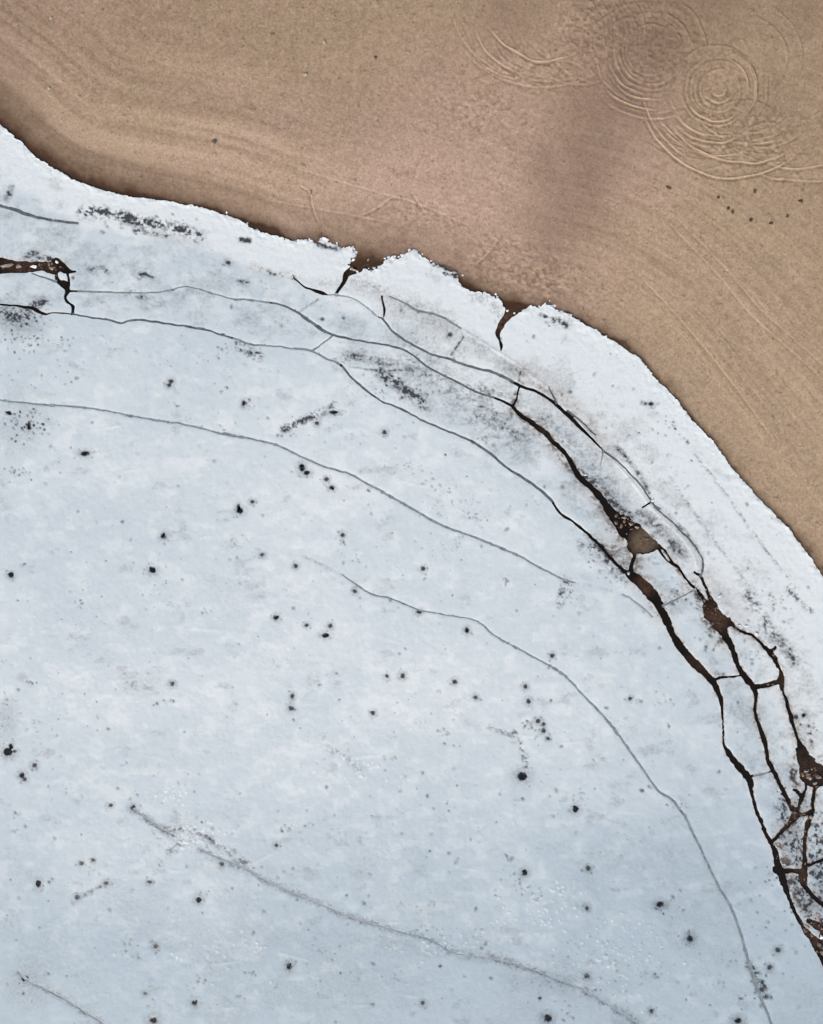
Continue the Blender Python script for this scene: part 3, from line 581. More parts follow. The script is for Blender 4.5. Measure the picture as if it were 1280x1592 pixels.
damp = np.maximum(damp, 0.52 * (1 - smooth(tmp + 30 * (fbm(X / 50, Y / 50, 189, 3) - 0.5), -50, 75)))
for (x, y, rx, ry, a, s) in [(985, 70, 110, 95, 0.3, .65), (1060, 10, 110, 60, 0, .5), (1240, 20, 80, 50, 0, .3), (1180, 170, 70, 60, 0, .25), (800, 20, 80, 60, 0, .3), (0, 120, 60, 120, 0, .3), (960, 200, 90, 60, .5, .3), (1010, 80, 58, 56, 0, .75)]:
    stamp(damp, x, y, rx, ry, a, s, 1.0)
damp = np.clip(damp * (0.7 + 0.6 * fbm(X / 40, Y / 40, 187, 3)), 0, 1)
pink = np.exp(-((X - 720) / 290.0) ** 2 - ((Y - 300) / 190.0) ** 2) + 0.4 * np.exp(-((X - 960) / 110.0) ** 2 - ((Y - 110) / 140.0) ** 2) - 0.3 * smooth(X, 1010, 1150) * (1 - smooth(Y, 250, 400)) + 0.7 * (fbm(X / 110, Y / 90, 191, 4) - 0.5)
pink += 0.35 * smooth(-X, -520, -60)
pink = np.clip(pink, 0, 1)
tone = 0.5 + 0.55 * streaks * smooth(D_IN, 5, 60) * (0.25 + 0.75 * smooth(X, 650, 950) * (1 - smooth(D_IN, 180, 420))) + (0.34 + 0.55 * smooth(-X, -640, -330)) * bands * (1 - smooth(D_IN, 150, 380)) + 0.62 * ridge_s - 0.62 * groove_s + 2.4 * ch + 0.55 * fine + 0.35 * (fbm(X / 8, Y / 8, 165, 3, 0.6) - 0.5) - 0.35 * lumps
lines = fbm(D_IN / 7.0, S_AL / 260.0, 157, 2, 0.5) - 0.5
tone += 0.55 * lines * smooth(-X, -700, -300) * (1 - smooth(D_IN, 130, 260)) * smooth(D_IN, 8, 30)
tone += 0.22 * np.exp(-((D_IN - 75) / 45.0) ** 2) * smooth(-X, -700, -200)
tone += 0.26 * smooth(X, 760, 1080) * np.exp(-((D_IN - 130) / 190.0) ** 2) - 0.17 * smooth(-X, -560, -150) * smooth(D_IN, 80, 200)
tone += 0.16 * smooth(np.exp(-((X - 640) / 260.0) ** 2 - ((Y - 290) / 110.0) ** 2), 0.1, 0.9)
tone = np.clip(tone, 0, 1)

# ------------------------------------------------------------------ materials
def mat(name):
    m = bpy.data.materials.new(name); m.use_nodes = True
    nt = m.node_tree
    return m, nt, nt.nodes['Principled BSDF']
def N(nt, t, **kw):
    n = nt.nodes.new(t)
    for k, v in kw.items(): setattr(n, k, v)
    return n
def noise(nt, scale, detail=4, rough=0.55, vec=None):
    n = N(nt, 'ShaderNodeTexNoise'); n.inputs['Scale'].default_value = scale
    n.inputs['Detail'].default_value = detail; n.inputs['Roughness'].default_value = rough
    if vec: nt.links.new(vec, n.inputs['Vector'])
    return n.outputs['Fac']
def ramp(nt, src, lo, hi, a=0.0, b=1.0):
    n = N(nt, 'ShaderNodeMapRange'); n.inputs[1].default_value = lo; n.inputs[2].default_value = hi
    n.inputs[3].default_value = a; n.inputs[4].default_value = b
    nt.links.new(src, n.inputs[0]); return n.outputs[0]
def math_(nt, op, a, b):
    n = N(nt, 'ShaderNodeMath', operation=op)
    for i, v in enumerate((a, b)):
        if isinstance(v, (int, float)): n.inputs[i].default_value = v
        else: nt.links.new(v, n.inputs[i])
    return n.outputs[0]
def mix(nt, fac, a, b, mode='MIX'):
    n = N(nt, 'ShaderNodeMix', data_type='RGBA', blend_type=mode)
    for i, v in ((0, fac), (6, a), (7, b)):
        if isinstance(v, (int, float)): n.inputs[i].default_value = v
        elif isinstance(v, tuple): n.inputs[i].default_value = (*v, 1)
        else: nt.links.new(v, n.inputs[i])
    return n.outputs[2]
def bump(nt, h, strength, dist):
    n = N(nt, 'ShaderNodeBump'); n.inputs['Strength'].default_value = strength; n.inputs['Distance'].default_value = dist
    nt.links.new(h, n.inputs['Height']); return n.outputs[0]
def pos(nt): return N(nt, 'ShaderNodeNewGeometry').outputs['Position']
def masks(nt):
    a = N(nt, 'ShaderNodeAttribute', attribute_name='masks')
    s = N(nt, 'ShaderNodeSeparateColor'); nt.links.new(a.outputs['Color'], s.inputs[0])
    return s.outputs[0], s.outputs[1], s.outputs[2]

M_ICE, nt, bs = mat('lake_ice')
P = pos(nt); sn, dk, br = masks(nt)
n1 = noise(nt, 1.1, 6, 0.62, P); n2 = noise(nt, 7.0, 5, 0.65, P); n3 = noise(nt, 0.22, 5, 0.6, P)
snf = math_(nt, 'ADD', sn, math_(nt, 'ADD', math_(nt, 'MULTIPLY', math_(nt, 'SUBTRACT', n1, 0.5), 0.45), math_(nt, 'MULTIPLY', math_(nt, 'SUBTRACT', n3, 0.5), 0.22)))
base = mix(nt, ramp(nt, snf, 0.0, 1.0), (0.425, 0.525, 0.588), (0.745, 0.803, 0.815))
base = mix(nt, ramp(nt, n2, 0.3, 0.7, 0.0, 0.13), base, (0.40, 0.50, 0.57))
brf = math_(nt, 'MULTIPLY', br, ramp(nt, n1, 0.25, 0.65, 0.6, 1.3))
base = mix(nt, ramp(nt, brf, 0, 0.45, 0, 0.50), base, (0.36, 0.29, 0.235))
base = mix(nt, ramp(nt, brf, 0.28, 0.75, 0, 0.85), base, (0.075, 0.042, 0.022))
n5 = noise(nt, 4.2, 5, 0.7, P)
dkf = math_(nt, 'MULTIPLY', dk, math_(nt, 'ADD', math_(nt, 'MULTIPLY', dk, 0.45), ramp(nt, n5, 0.35, 0.65, 0.35, 1.45)))
base = mix(nt, ramp(nt, n5, 0.54, 0.74, 0, 0.22), base, (0.36, 0.43, 0.48))
base = mix(nt, ramp(nt, dkf, 0.04, 1.0, 0, 0.97), base, (0.036, 0.038, 0.043))
nt.links.new(base, bs.inputs['Base Color'])
nt.links.new(ramp(nt, dk, 0, 0.8, 0.62, 0.3), bs.inputs['Roughness'])
bs.inputs['Specular IOR Level'].default_value = 0.3
nt.links.new(bump(nt, math_(nt, 'ADD', noise(nt, 14, 4, 0.6, P), math_(nt, 'MULTIPLY', n1, 1.5)), 0.5, 0.03), bs.inputs['Normal'])

M_SAND, nt, bs = mat('beach_sand')
P = pos(nt)
wt, pk, tn = masks(nt)
dmp = N(nt, 'ShaderNodeAttribute', attribute_name='damp').outputs['Fac']
g1 = noise(nt, 5.5, 5, 0.7, P); g2 = noise(nt, 16, 3, 0.7, P); g3 = noise(nt, 0.5, 5, 0.6, P); g4 = noise(nt, 3.2, 2, 0.5, P)
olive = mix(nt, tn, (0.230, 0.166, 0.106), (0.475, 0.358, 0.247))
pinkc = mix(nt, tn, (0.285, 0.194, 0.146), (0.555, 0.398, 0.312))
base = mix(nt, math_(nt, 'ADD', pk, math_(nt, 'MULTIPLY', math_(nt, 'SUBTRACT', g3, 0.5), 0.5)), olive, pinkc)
base = mix(nt, 1.0, base, mix(nt, ramp(nt, g1, 0.3, 0.7), (0.78, 0.77, 0.75), (1.20, 1.20, 1.20)), 'MULTIPLY')
base = mix(nt, 1.0, base, mix(nt, ramp(nt, g2, 0.3, 0.7), (0.78, 0.77, 0.76), (1.22, 1.22, 1.22)), 'MULTIPLY')
base = mix(nt, ramp(nt, g4, 0.66, 0.74, 0, 0.5), base, (0.10, 0.07, 0.045))
base = mix(nt, ramp(nt, dmp, 0, 1, 0, 0.95), base, (0.175, 0.115, 0.080))
base = mix(nt, ramp(nt, math_(nt, 'ADD', wt, math_(nt, 'MULTIPLY', math_(nt, 'SUBTRACT', g1, 0.5), 0.25)), 0.05, 0.95, 0, 0.95), base, (0.080, 0.042, 0.024))
base = mix(nt, ramp(nt, wt, 0.85, 1.2, 0, 0.75), base, (0.045, 0.022, 0.012))
nt.links.new(base, bs.inputs['Base Color'])
nt.links.new(ramp(nt, wt, 0.4, 1.0, 0.95, 0.55), bs.inputs['Roughness'])
bs.inputs['Specular IOR Level'].default_value = 0.15
nt.links.new(bump(nt, math_(nt, 'ADD', g1, math_(nt, 'MULTIPLY', g2, 0.5)), 0.6, 0.04), bs.inputs['Normal'])

M_WATER, nt, bs = mat('peaty_water')
P = pos(nt)
murk = None
for (x, y, r, k) in [(1000, 843, 26, 1.0), (1112, 962, 36, .55), (1262, 1195, 46, .36), (1272, 1450, 40, .5), (1245, 1362, 22, .5), (45, 415, 62, .5), (1003, 912, 24, .55), (1085, 1035, 34, .28), (590, 425, 60, .8), (790, 495, 40, .75), (1205, 1062, 30, .35), (1235, 1275, 40, .35), (1255, 1310, 40, .25), (850, 675, 24, .25)]:
    v = N(nt, 'ShaderNodeVectorMath', operation='DISTANCE'); nt.links.new(P, v.inputs[0])
    v.inputs[1].default_value = (float(wx(x)), float(wy(y)), -0.09)
    f = ramp(nt, v.outputs['Value'], r * PX * 0.3, r * PX, k, 0)
    murk = math_(nt, 'MAXIMUM', f, 0.05) if murk is None else math_(nt, 'MAXIMUM', murk, f)
w1 = noise(nt, 2.6, 5, 0.65, P)
wf = math_(nt, 'MULTIPLY', murk, ramp(nt, w1, 0.3, 0.7, 0.25, 1.5))
w2 = noise(nt, 9, 5, 0.7, P)
base = mix(nt, wf, (0.007, 0.0055, 0.004), (0.105, 0.060, 0.036))
base = mix(nt, ramp(nt, w2, 0.55, 0.75, 0, 0.35), base, mix(nt, murk, (0.012, 0.010, 0.008), (0.20, 0.155, 0.11)))
v = N(nt, 'ShaderNodeVectorMath', operation='DISTANCE'); nt.links.new(P, v.inputs[0]); v.inputs[1].default_value = (float(wx(1002)), float(wy(842)), -0.09)
base = mix(nt, math_(nt, 'MULTIPLY', ramp(nt, v.outputs['Value'], 0.5, 1.4, 0.9, 0), ramp(nt, w1, 0.35, 0.65, 0.5, 1)), base, (0.15, 0.115, 0.08))
nt.links.new(base, bs.inputs['Base Color'])
bs.inputs['Roughness'].default_value = 0.2
bs.inputs['Specular IOR Level'].default_value = 0.18
nt.links.new(bump(nt, noise(nt, 1.5, 2, 0.5, P), 0.1, 0.02), bs.inputs['Normal'])

def plain(name, a, b, scale, rough, bs_=0.5, bd=0.02):
    m, nt, bs = mat(name)
    P = pos(nt); n = noise(nt, scale, 5, 0.65, P)
    nt.links.new(mix(nt, ramp(nt, n, 0.3, 0.7), a, b), bs.inputs['Base Color'])
    bs.inputs['Roughness'].default_value = rough
    bs.inputs['Specular IOR Level'].default_value = 0.25
    nt.links.new(bump(nt, n, bs_, bd), bs.inputs['Normal'])
    return m
M_SEAM = plain('refrozen_crack_ice', (0.13, 0.155, 0.17), (0.32, 0.375, 0.405), 2.2, 0.35)
M_SEAM_DK = plain('dark_refrozen_ice', (0.05, 0.058, 0.065), (0.19, 0.22, 0.24), 1.6, 0.3)
M_SEAM_PALE = plain('pale_refrozen_ice', (0.22, 0.265, 0.305), (0.40, 0.46, 0.51), 3, 0.45)
M_HOLE = plain('thaw_hole_water', (0.006, 0.008, 0.009), (0.02, 0.026, 0.03), 3, 0.12, 0.1)
M_CHUNK = plain('white_ice_chunk', (0.66, 0.70, 0.73), (0.86, 0.88, 0.90), 9, 0.4)
M_SLUSH = plain('stained_ice_chunk', (0.12, 0.085, 0.06), (0.50, 0.42, 0.37), 9, 0.5)
M_CLOD = plain('dark_clod', (0.045, 0.032, 0.022), (0.11, 0.08, 0.052), 12, 0.9)
M_STONE = plain('beach_stone', (0.22, 0.19, 0.16), (0.46, 0.41, 0.35), 12, 0.8)
M_STONE_DK = plain('dark_beach_stone', (0.06, 0.045, 0.035), (0.16, 0.12, 0.09), 12, 0.7)

# ------------------------------------------------------------------ mesh builders
def tag(o, label=None, cat=None, group=None, kind=None):
    if label: o['label'] = label
    if cat: o['category'] = cat
    if group: o['group'] = group
    if kind: o['kind'] = kind
    return o

def raw_mesh(name, V, loops, starts, material, smooth_faces=None, attrs=None):
    me = bpy.data.meshes.new(name)
    me.vertices.add(len(V)); me.vertices.foreach_set('co', np.ascontiguousarray(V, np.float32).ravel())
    me.loops.add(len(loops)); me.loops.foreach_set('vertex_index', loops.astype(np.int32))
    me.polygons.add(len(starts)); me.polygons.foreach_set('loop_start', starts.astype(np.int32))
    me.update(calc_edges=True)
    if smooth_faces is not None:
        me.polygons.foreach_set('use_smooth', smooth_faces)
    for k, (typ, arr) in (attrs or {}).items():
        at = me.attributes.new(k, typ, 'POINT')
        at.data.foreach_set('color' if typ == 'FLOAT_COLOR' else 'value', np.ascontiguousarray(arr, np.float32).ravel())
    me.materials.append(material)
    return me

def contour(field, others, carve_lip=True):
    """marching squares over the grid: returns points (px), carried values, polygons by size with cell corner, and rim segments."""
    f = np.where(np.abs(field) < 0.02, -0.02, field)
    ins = f > 0
    nid = np.full(f.shape, -1, np.int64); nid[ins] = np.arange(ins.sum())
    pts = [np.column_stack([X[ins], Y[ins]])]; vals = [np.column_stack([o[ins] for o in others])]
    base = int(ins.sum())
    # crossings on horizontal edges
    hc = ins[:, :-1] != ins[:, 1:]
    hid = np.full(hc.shape, -1, np.int64); hid[hc] = base + np.arange(hc.sum()); base += int(hc.sum())
    a, b = f[:, :-1][hc], f[:, 1:][hc]; t = np.clip(a / (a - b), 0.03, 0.97)
    pts.append(np.column_stack([X[:, :-1][hc] * (1 - t) + X[:, 1:][hc] * t, Y[:, :-1][hc]]))
    vals.append(np.column_stack([o[:, :-1][hc] * (1 - t) + o[:, 1:][hc] * t for o in others]))
    vc = ins[:-1] != ins[1:]
    vid = np.full(vc.shape, -1, np.int64); vid[vc] = base + np.arange(vc.sum()); base += int(vc.sum())
    a, b = f[:-1][vc], f[1:][vc]; t = np.clip(a / (a - b), 0.03, 0.97)
    pts.append(np.column_stack([X[:-1][vc], Y[:-1][vc] * (1 - t) + Y[1:][vc] * t]))
    vals.append(np.column_stack([o[:-1][vc] * (1 - t) + o[1:][vc] * t for o in others]))
    pts = np.vstack(pts); vals = np.vstack(vals)
    A, B, Cc, Dd = ins[:-1, :-1], ins[:-1, 1:], ins[1:, 1:], ins[1:, :-1]
    code = A * 1 + Dd * 2 + Cc * 4 + B * 8
    ring = [nid[:-1, :-1], vid[:, :-1], nid[1:, :-1], hid[1:], nid[1:, 1:], vid[:, 1:], nid[:-1, 1:], hid[:-1]]   # a, ad, d, dc, c, cb, b, ba
    polys = []; segs = []
    for c in range(1, 16):
        sel = code == c
        if not sel.any(): continue
        bits = [bool(c & 1), bool(c & 2), bool(c & 4), bool(c & 8)]
        if c in (5, 10):
            groups = [[7, 0, 1], [3, 4, 5]] if c == 5 else [[1, 2, 3], [5, 6, 7]]
        else:
            g = []
            for k in range(4):
                if bits[k]: g.append(2 * k)
                if bits[k] != bits[(k + 1) % 4]: g.append(2 * k + 1)
            groups = [g]
        for g in groups:
            polys.append(np.column_stack([ring[k][sel] for k in g]))
            for u, v in zip(g, g[1:] + g[:1]):
                if u % 2 and v % 2: segs.append(np.column_stack([ring[u][sel], ring[v][sel]]))
    return pts, vals, polys, (np.vstack(segs) if segs else np.zeros((0, 2), int)), ins, nid

def components(ins):
    """4-connected labels by row runs and union-find."""
    parent = []
    def find(a):
        while parent[a] != a:
            parent[a] = parent[parent[a]]; a = parent[a]
        return a
    lab = np.full(ins.shape, -1, np.int64)
    prev = []
    for j in range(ins.shape[0]):
        row = np.concatenate([[0], ins[j].astype(np.int8), [0]])
        d = np.diff(row); s = np.where(d == 1)[0]; e = np.where(d == -1)[0]
        cur = []; k = 0
        for a, b in zip(s, e):
            i = len(parent); parent.append(i)
            while k < len(prev) and prev[k][1] <= a: k += 1
            q = k
            while q < len(prev) and prev[q][0] < b:
                ra, rb = find(i), find(prev[q][2])
                if ra != rb: parent[max(ra, rb)] = min(ra, rb)
                q += 1
            cur.append((a, b, i)); lab[j, a:b] = i
        prev = cur
    root = np.array([find(i) for i in range(len(parent))])
    u, inv = np.unique(root, return_inverse=True)
    out = lab.copy(); out[ins] = inv[lab[ins]]
    return out, len(u)

def build_piece(name, pts, vals, zcol, polys, segs, keep_poly, keep_seg, material, centre, depth, extra=None, dz=0.0, tilt=(0, 0)):
    """one piece of the sheet with its own rim wall going down below the water."""
    used = np.unique(np.concatenate([p[k].ravel() for p, k in zip(polys, keep_poly) if k.any()]))
    remap = np.full(len(pts), -1, np.int64); remap[used] = np.arange(len(used))
    xy = np.column_stack([wx(pts[used, 0]), wy(pts[used, 1])]) - centre
    z = vals[used, zcol] + dz + xy[:, 0] * tilt[0] + xy[:, 1] * tilt[1]
    V = [np.column_stack([xy, z])]; att = [vals[used]]
    loops = []; starts = []; n = 0; nf = 0
    for p, k in zip(polys, keep_poly):
        q = p[k]
        if not len(q): continue
        loops.append(remap[q].ravel()); starts.append(n + np.arange(len(q)) * q.shape[1]); n += q.size; nf += len(q)
    sm = [np.ones(nf, bool)]
    s = segs[keep_seg]
    if len(s):
        r = np.unique(s); rm = np.full(len(pts), -1, np.int64); rm[r] = np.arange(len(r))
        top = V[0][remap[r]]
        out = top.copy(); out[:, 2] -= depth
        b0 = len(used)
        V += [top, out]; att += [vals[r], vals[r]]
        u, v = rm[s[:, 0]], rm[s[:, 1]]
        quad = np.column_stack([v + b0, u + b0, u + b0 + len(r), v + b0 + len(r)])
        loops.append(quad.ravel()); starts.append(n + np.arange(len(quad)) * 4)
        sm.append(np.zeros(len(quad), bool))
    att = np.vstack(att)
    A = {'masks': ('FLOAT_COLOR', np.column_stack([att[:, 0], att[:, 1], att[:, 2], np.ones(len(att))]))}
    if extra is not None: A[extra[0]] = ('FLOAT', att[:, extra[1]])
    me = raw_mesh(name, np.vstack(V), np.concatenate(loops), np.concatenate(starts), material, np.concatenate(sm), A)
    o = bpy.data.objects.new(name, me); COL.objects.link(o)
    o.location = (centre[0], centre[1], 0)
    return o

# ------------------------------------------------------------------ water and bed
def flat_sheet(name, z, material, x0, x1, y0, y1):
    V = np.array([(wx(x0), wy(y1), z), (wx(x1), wy(y1), z), (wx(x1), wy(y0), z), (wx(x0), wy(y0), z)], float)
    me = raw_mesh(name, V, np.array([0, 1, 2, 3]), np.array([0]), material)
    o = bpy.data.objects.new(name, me); COL.objects.link(o)
    return o
lo = float(GX[1]); hi = float(GX[-2]); top_ = float(GY[1]); bot = float(GY[-2])
tag(flat_sheet('lake_water', -0.085, M_WATER, lo, hi, top_, bot), kind='structure')

# ------------------------------------------------------------------ the beach
sand_field = np.maximum(D_IN + 70, -phi_shore + 12)
sand_field = np.minimum(sand_field, 200).astype(np.float32)
pts, vals, polys, segs, ins, nid = contour(sand_field, [wet, pink, tone, SAND_Z, damp])
beach = build_piece('sand_beach', pts, vals, 3, polys, segs, [np.ones(len(p), bool) for p in polys], np.ones(len(segs), bool), M_SAND, np.zeros(2), 0.5, ('damp', 4))
tag(beach, kind='structure')

# ------------------------------------------------------------------ the ice
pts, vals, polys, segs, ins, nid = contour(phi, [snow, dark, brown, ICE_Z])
lab, ncomp = components(ins)
vlab = np.full(len(pts), -1, np.int64)
vlab[:ins.sum()] = lab[ins]
poly_lab = []
for p in polys:
    l = np.where(p < ins.sum(), vlab[np.minimum(p, ins.sum() - 1)], -1).max(axis=1)
    poly_lab.append(l)
    for c in range(p.shape[1]):
        k = (p[:, c] >= ins.sum())
        vlab[p[k, c]] = l[k]
seg_lab = vlab[segs[:, 0]] if len(segs) else np.zeros(0, int)
sizes = np.bincount(lab[ins], minlength=ncomp)
def label_at(x, y):
    i = int(np.argmin(np.abs(GX - x))); j = int(np.argmin(np.abs(GY - y)))
    return int(lab[j, i])
main = label_at(400, 1000)
DUMP = False
PIECES = {}
def piece(c, name, **kw):
    kp = [l == c for l in poly_lab]
    jj, ii = np.nonzero(lab == c)
    cx = np.clip(GX[ii], -40, 1320).mean(); cy = np.clip(GY[jj], -40, 1640).mean()
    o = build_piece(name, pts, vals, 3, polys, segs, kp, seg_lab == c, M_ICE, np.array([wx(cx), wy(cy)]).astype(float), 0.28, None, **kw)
    PIECES[c] = o
    return o

PLATES = [   # where the plate is, what it looks like
 ((300, 375), 'long white snow-crusted ice plate along the left shore, up to the first gap'),
 ((1100, 800), 'broad white snowy ice belt lying against the sand on the right'),
 ((330, 492), 'long grey-blue ice plate between two thin cracks, right of the rust-brown band'),
 ((745, 655), 'long smudged grey ice plate between the lake sheet and the wide dark crack'),
 ((940, 740), 'narrow brownish-stained ice plate between the wide dark crack and the outer curved crack'),
 ((1025, 895), 'pale rounded ice plate just below the murky brown pool'),
 ((1090, 990), 'oblong ice plate with a brown-stained upper edge, between the two widest dark leads'),
 ((1172, 1023), 'pinkish-white ice plate right of the second brown pool, with a water gap at its foot'),
 ((1154, 1125), 'tall clean blue-grey ice plate between two dark cracks, its sides bent like an elbow'),
 ((1205, 1130), 'slim tall ice plate left of the dark red-brown pool at the right edge'),
 ((1198, 1250), 'tapering ice plate with two rows of dark dots, below the short thin cross crack'),
 ((1255, 1250), 'small ragged ice plate under the red-brown pool, holding no snow'),
 ((1232, 1315), 'dirty speckled ice plate standing on the dark horizontal water band'),
 ((1242, 1395), 'very dirty mauve speckled ice plate below the dark horizontal water band'),
 ((1272, 1295), 'pale speckled ice plate at the right edge, right of the vertical brown crack'),
 ((1276, 1370), 'small white ice plate at the right edge, beneath the brown side branch crack'),
 ((40, 450), 'ice plate at the left edge under the rust-brown broken band, peppered along its foot'),
 ((1034, 862), 'thin sliver of ice caught in the double crack right of the murky pool'),
 ((87, 410), 'tiny pale ice bit at the top right of the rust-brown broken band'),
 ((52, 414), 'small pale ice bit in the middle of the rust-brown broken band'),
 ((97, 428), 'small white ice wedge where the rust-brown band turns down'),
 ((70, 426), 'thin white ice strip along the lower rim of the rust-brown band'),
 ((15, 414), 'pinkish ice bit inside the rust-brown band at the left edge'),
 ((1245, 1232), 'little ice crumb plate wedged in the brown fork below the red-brown pool'),
 ((1300, 1440), 'ice plate at the lower right edge beyond the brown slush'),
]
label_of = {}
for (x, y), text in PLATES:
    w = window(x - 5, x + 5, y - 5, y + 5)
    l = lab[w]; l = l[(l >= 0) & (l != main)]
    if l.size:
        c = int(np.bincount(l).argmax())
        label_of.setdefault(c, text)
lake = None
for c in np.argsort(-sizes):
    c = int(c)
    if c == main:
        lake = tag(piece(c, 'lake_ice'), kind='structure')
        continue
    if sizes[c] < 14: continue
    jj, ii = np.nonzero(lab == c)
    mx, my = float(GX[ii].mean()), float(GY[jj].mean())
    seen = ((GX[ii] > 0) & (GX[ii] < 1280) & (GY[jj] > 0) & (GY[jj] < 1592)).sum()
    if DUMP: print('COMP', c, sizes[c], int(mx), int(my), 'x', int(GX[ii].min()), int(GX[ii].max()), 'y', int(GY[jj].min()), int(GY[jj].max()), seen, label_of.get(c))
    o = piece(c, 'ice_plate' if sizes[c] > 100 else 'ice_fragment', dz=rng.uniform(-0.012, 0.012))
    tag(o, label_of.get(c, 'small loose bit of ice in the open water among the broken plates'), 'ice plate' if sizes[c] > 100 else 'ice fragment', 'ice plates broken along the shore')

# ------------------------------------------------------------------ grey ice refrozen inside the cracks
def sample(field, x, y):
    i = np.clip(np.searchsorted(GX, x) - 1, 0, NX - 2); j = np.clip(np.searchsorted(GY, y) - 1, 0, NY - 2)
    u = (x - GX[i]) / (GX[i + 1] - GX[i]); v = (y - GY[j]) / (GY[j + 1] - GY[j])
    return (field[j, i] * (1 - u) + field[j, i + 1] * u) * (1 - v) + (field[j + 1, i] * (1 - u) + field[j + 1, i + 1] * u) * v
def ribbon(name, p, half, z3, material, parent):
    """a strip along p (px): half = half widths (px), z3 = heights at left edge, middle, right edge."""
    t = np.gradient(p[:, :2], axis=0); t /= np.hypot(t[:, 0], t[:, 1])[:, None] + 1e-9
    nrm = np.column_stack([-t[:, 1], t[:, 0]])
    V = []
    for k, z in zip((-1, 0, 1), z3):
        q = p[:, :2] + nrm * (half * k)[:, None]
        V.append(np.column_stack([wx(q[:, 0]), wy(q[:, 1]), z]))
    n = len(p); V = np.vstack(V)
    F = []
    for r in range(2):
        a = np.arange(n - 1) + r * n
        F.append(np.column_stack([a, a + n, a + n + 1, a + 1]))
    F = np.vstack(F)
    if len(F) == 0: return None
    # make it face up
    e1 = V[F[0, 1]] - V[F[0, 0]]; e2 = V[F[0, 3]] - V[F[0, 0]]
    if np.cross(e1, e2)[2] < 0: F = F[:, ::-1]
    me = raw_mesh(name, V - np.array(list(parent.location)), F.ravel(), np.arange(len(F)) * 4, material, np.ones(len(F), bool))
    o = bpy.data.objects.new(name, me); COL.objects.link(o); o.parent = parent
    return o
def owner(x, y):
    w = window(x - 10, x + 10, y - 10, y + 10)
    l = lab[w]; l = l[l >= 0]
    for c in np.argsort(-np.bincount(l)) if l.size else []:
        if int(c) in PIECES: return PIECES[int(c)]
    return lake
def crack_ice(p, material, depth):
    p = p[(p[:, 0] > -60) & (p[:, 0] < 1340) & (p[:, 1] > -40) & (p[:, 1] < 1634)]
    if len(p) < 3: return
    mid = p[len(p) // 2]
    half = p[:, 2] / 2 + 1.1
    z = np.full(len(p), -depth) + (fbm(p[:, 0] / 9, p[:, 1] / 9, 5, 2) - 0.5) * 0.02
    ribbon('crack_ice', p, half, (z, z - 0.008, z), material, owner(mid[0], mid[1]))
PALE = ('ridge_upper', 'ridge_main', 'ridge_left', 'upper_tail')
for k, p in hair_lines.items():
    crack_ice(p, M_SEAM_PALE if k in PALE else (M_SEAM_DK if k in ('west_shore', 'double_line', 'spur_line') else M_SEAM), 0.016)
def part_of(k, x0, x1):
    p = through_lines[k]; return p[(p[:, 0] >= x0) & (p[:, 0] <= x1)]
for k, x0, x1, m in [('lake_edge', 112, 360, M_SEAM_DK), ('lake_edge', 360, 530, M_SEAM), ('lake_edge', 530, 860, M_SEAM_DK), ('mid_crack', 120, 420, M_SEAM), ('mid_crack', 420, 770, M_SEAM_DK), ('shore_curve', 509, 590, M_SEAM_PALE),
                     ('shore_curve', 590, 800, M_SEAM_DK), ('shore_curve', 935, 1092, M_SEAM_DK), ('mid_tie', 480, 520, M_SEAM), ('fringe', 600, 720, M_SEAM), ('cross_thin_b', 1171, 1197, M_SEAM), ('cross_thin_c', 1028, 1085, M_SEAM), ('bottom_tie', 930, 940, M_SEAM), ('left_sliver', 48, 90, M_SEAM)]:
    crack_ice(part_of(k, x0, x1), m, 0.026)

# dark water standing in the thaw holes
def blob_disc(name, x, y, rx, ry, z, material, parent, n=14):
    a = np.linspace(0, 2 * math.pi, n, endpoint=False)
    r = 1.0 + 0.25 * (nrng.random(n) - 0.5)
    V = np.vstack([[wx(x), wy(y), z]], ) if False else np.array([[float(wx(x)), float(wy(y)), z]])
    ring = np.column_stack([wx(x + rx * r * np.cos(a)), wy(y + ry * r * np.sin(a)), np.full(n, z)])
    V = np.vstack([V, ring]) - np.array(list(parent.location))
    i = np.arange(n)
    F = np.column_stack([np.zeros(n, int), 1 + (i + 1) % n, 1 + i])
    me = raw_mesh(name, V, F.ravel(), np.arange(n) * 3, material, np.ones(n, bool))
    o = bpy.data.objects.new(name, me); COL.objects.link(o); o.parent = parent
    return o
for (x, y, rx, ry) in CUT:
    blob_disc('thaw_hole', x, y, rx * 1.25, ry * 1.25, -0.055, M_HOLE, owner(x, y))

# ------------------------------------------------------------------ crests of thrown sand along the wheel ruts
M_CREST = plain('dry_sand_crest', (0.40, 0.295, 0.20), (0.60, 0.46, 0.33), 9, 0.95, 0.6, 0.03)
for t in TRACKS:
    k = t[:, 2] * (0.55 + 0.9 * fbm(t[:, 0] / 9, t[:, 1] / 9, 221, 2))
    keep = k > 0.58
    d = np.diff(np.concatenate([[0], keep.astype(int), [0]]))
    for a, b in zip(np.where(d == 1)[0], np.where(d == -1)[0]):
        if b - a < 4: continue
        p = t[a:b].copy()
        tt = np.gradient(p[:, :2], axis=0); tt /= np.hypot(tt[:, 0], tt[:, 1])[:, None] + 1e-9
        p[:, :2] += np.column_stack([tt[:, 1], -tt[:, 0]]) * 1.7
        z = sample(SAND_Z, p[:, 0], p[:, 1])
        fade = np.minimum(1, np.minimum(np.arange(b - a), np.arange(b - a)[::-1]) / 4 + 0.1)
        half = (0.5 + 0.45 * k[a:b]) * fade
        ribbon('tyre_track', p, half, (z - 0.012, z + 0.022 * fade, z - 0.012), M_CREST, beach)

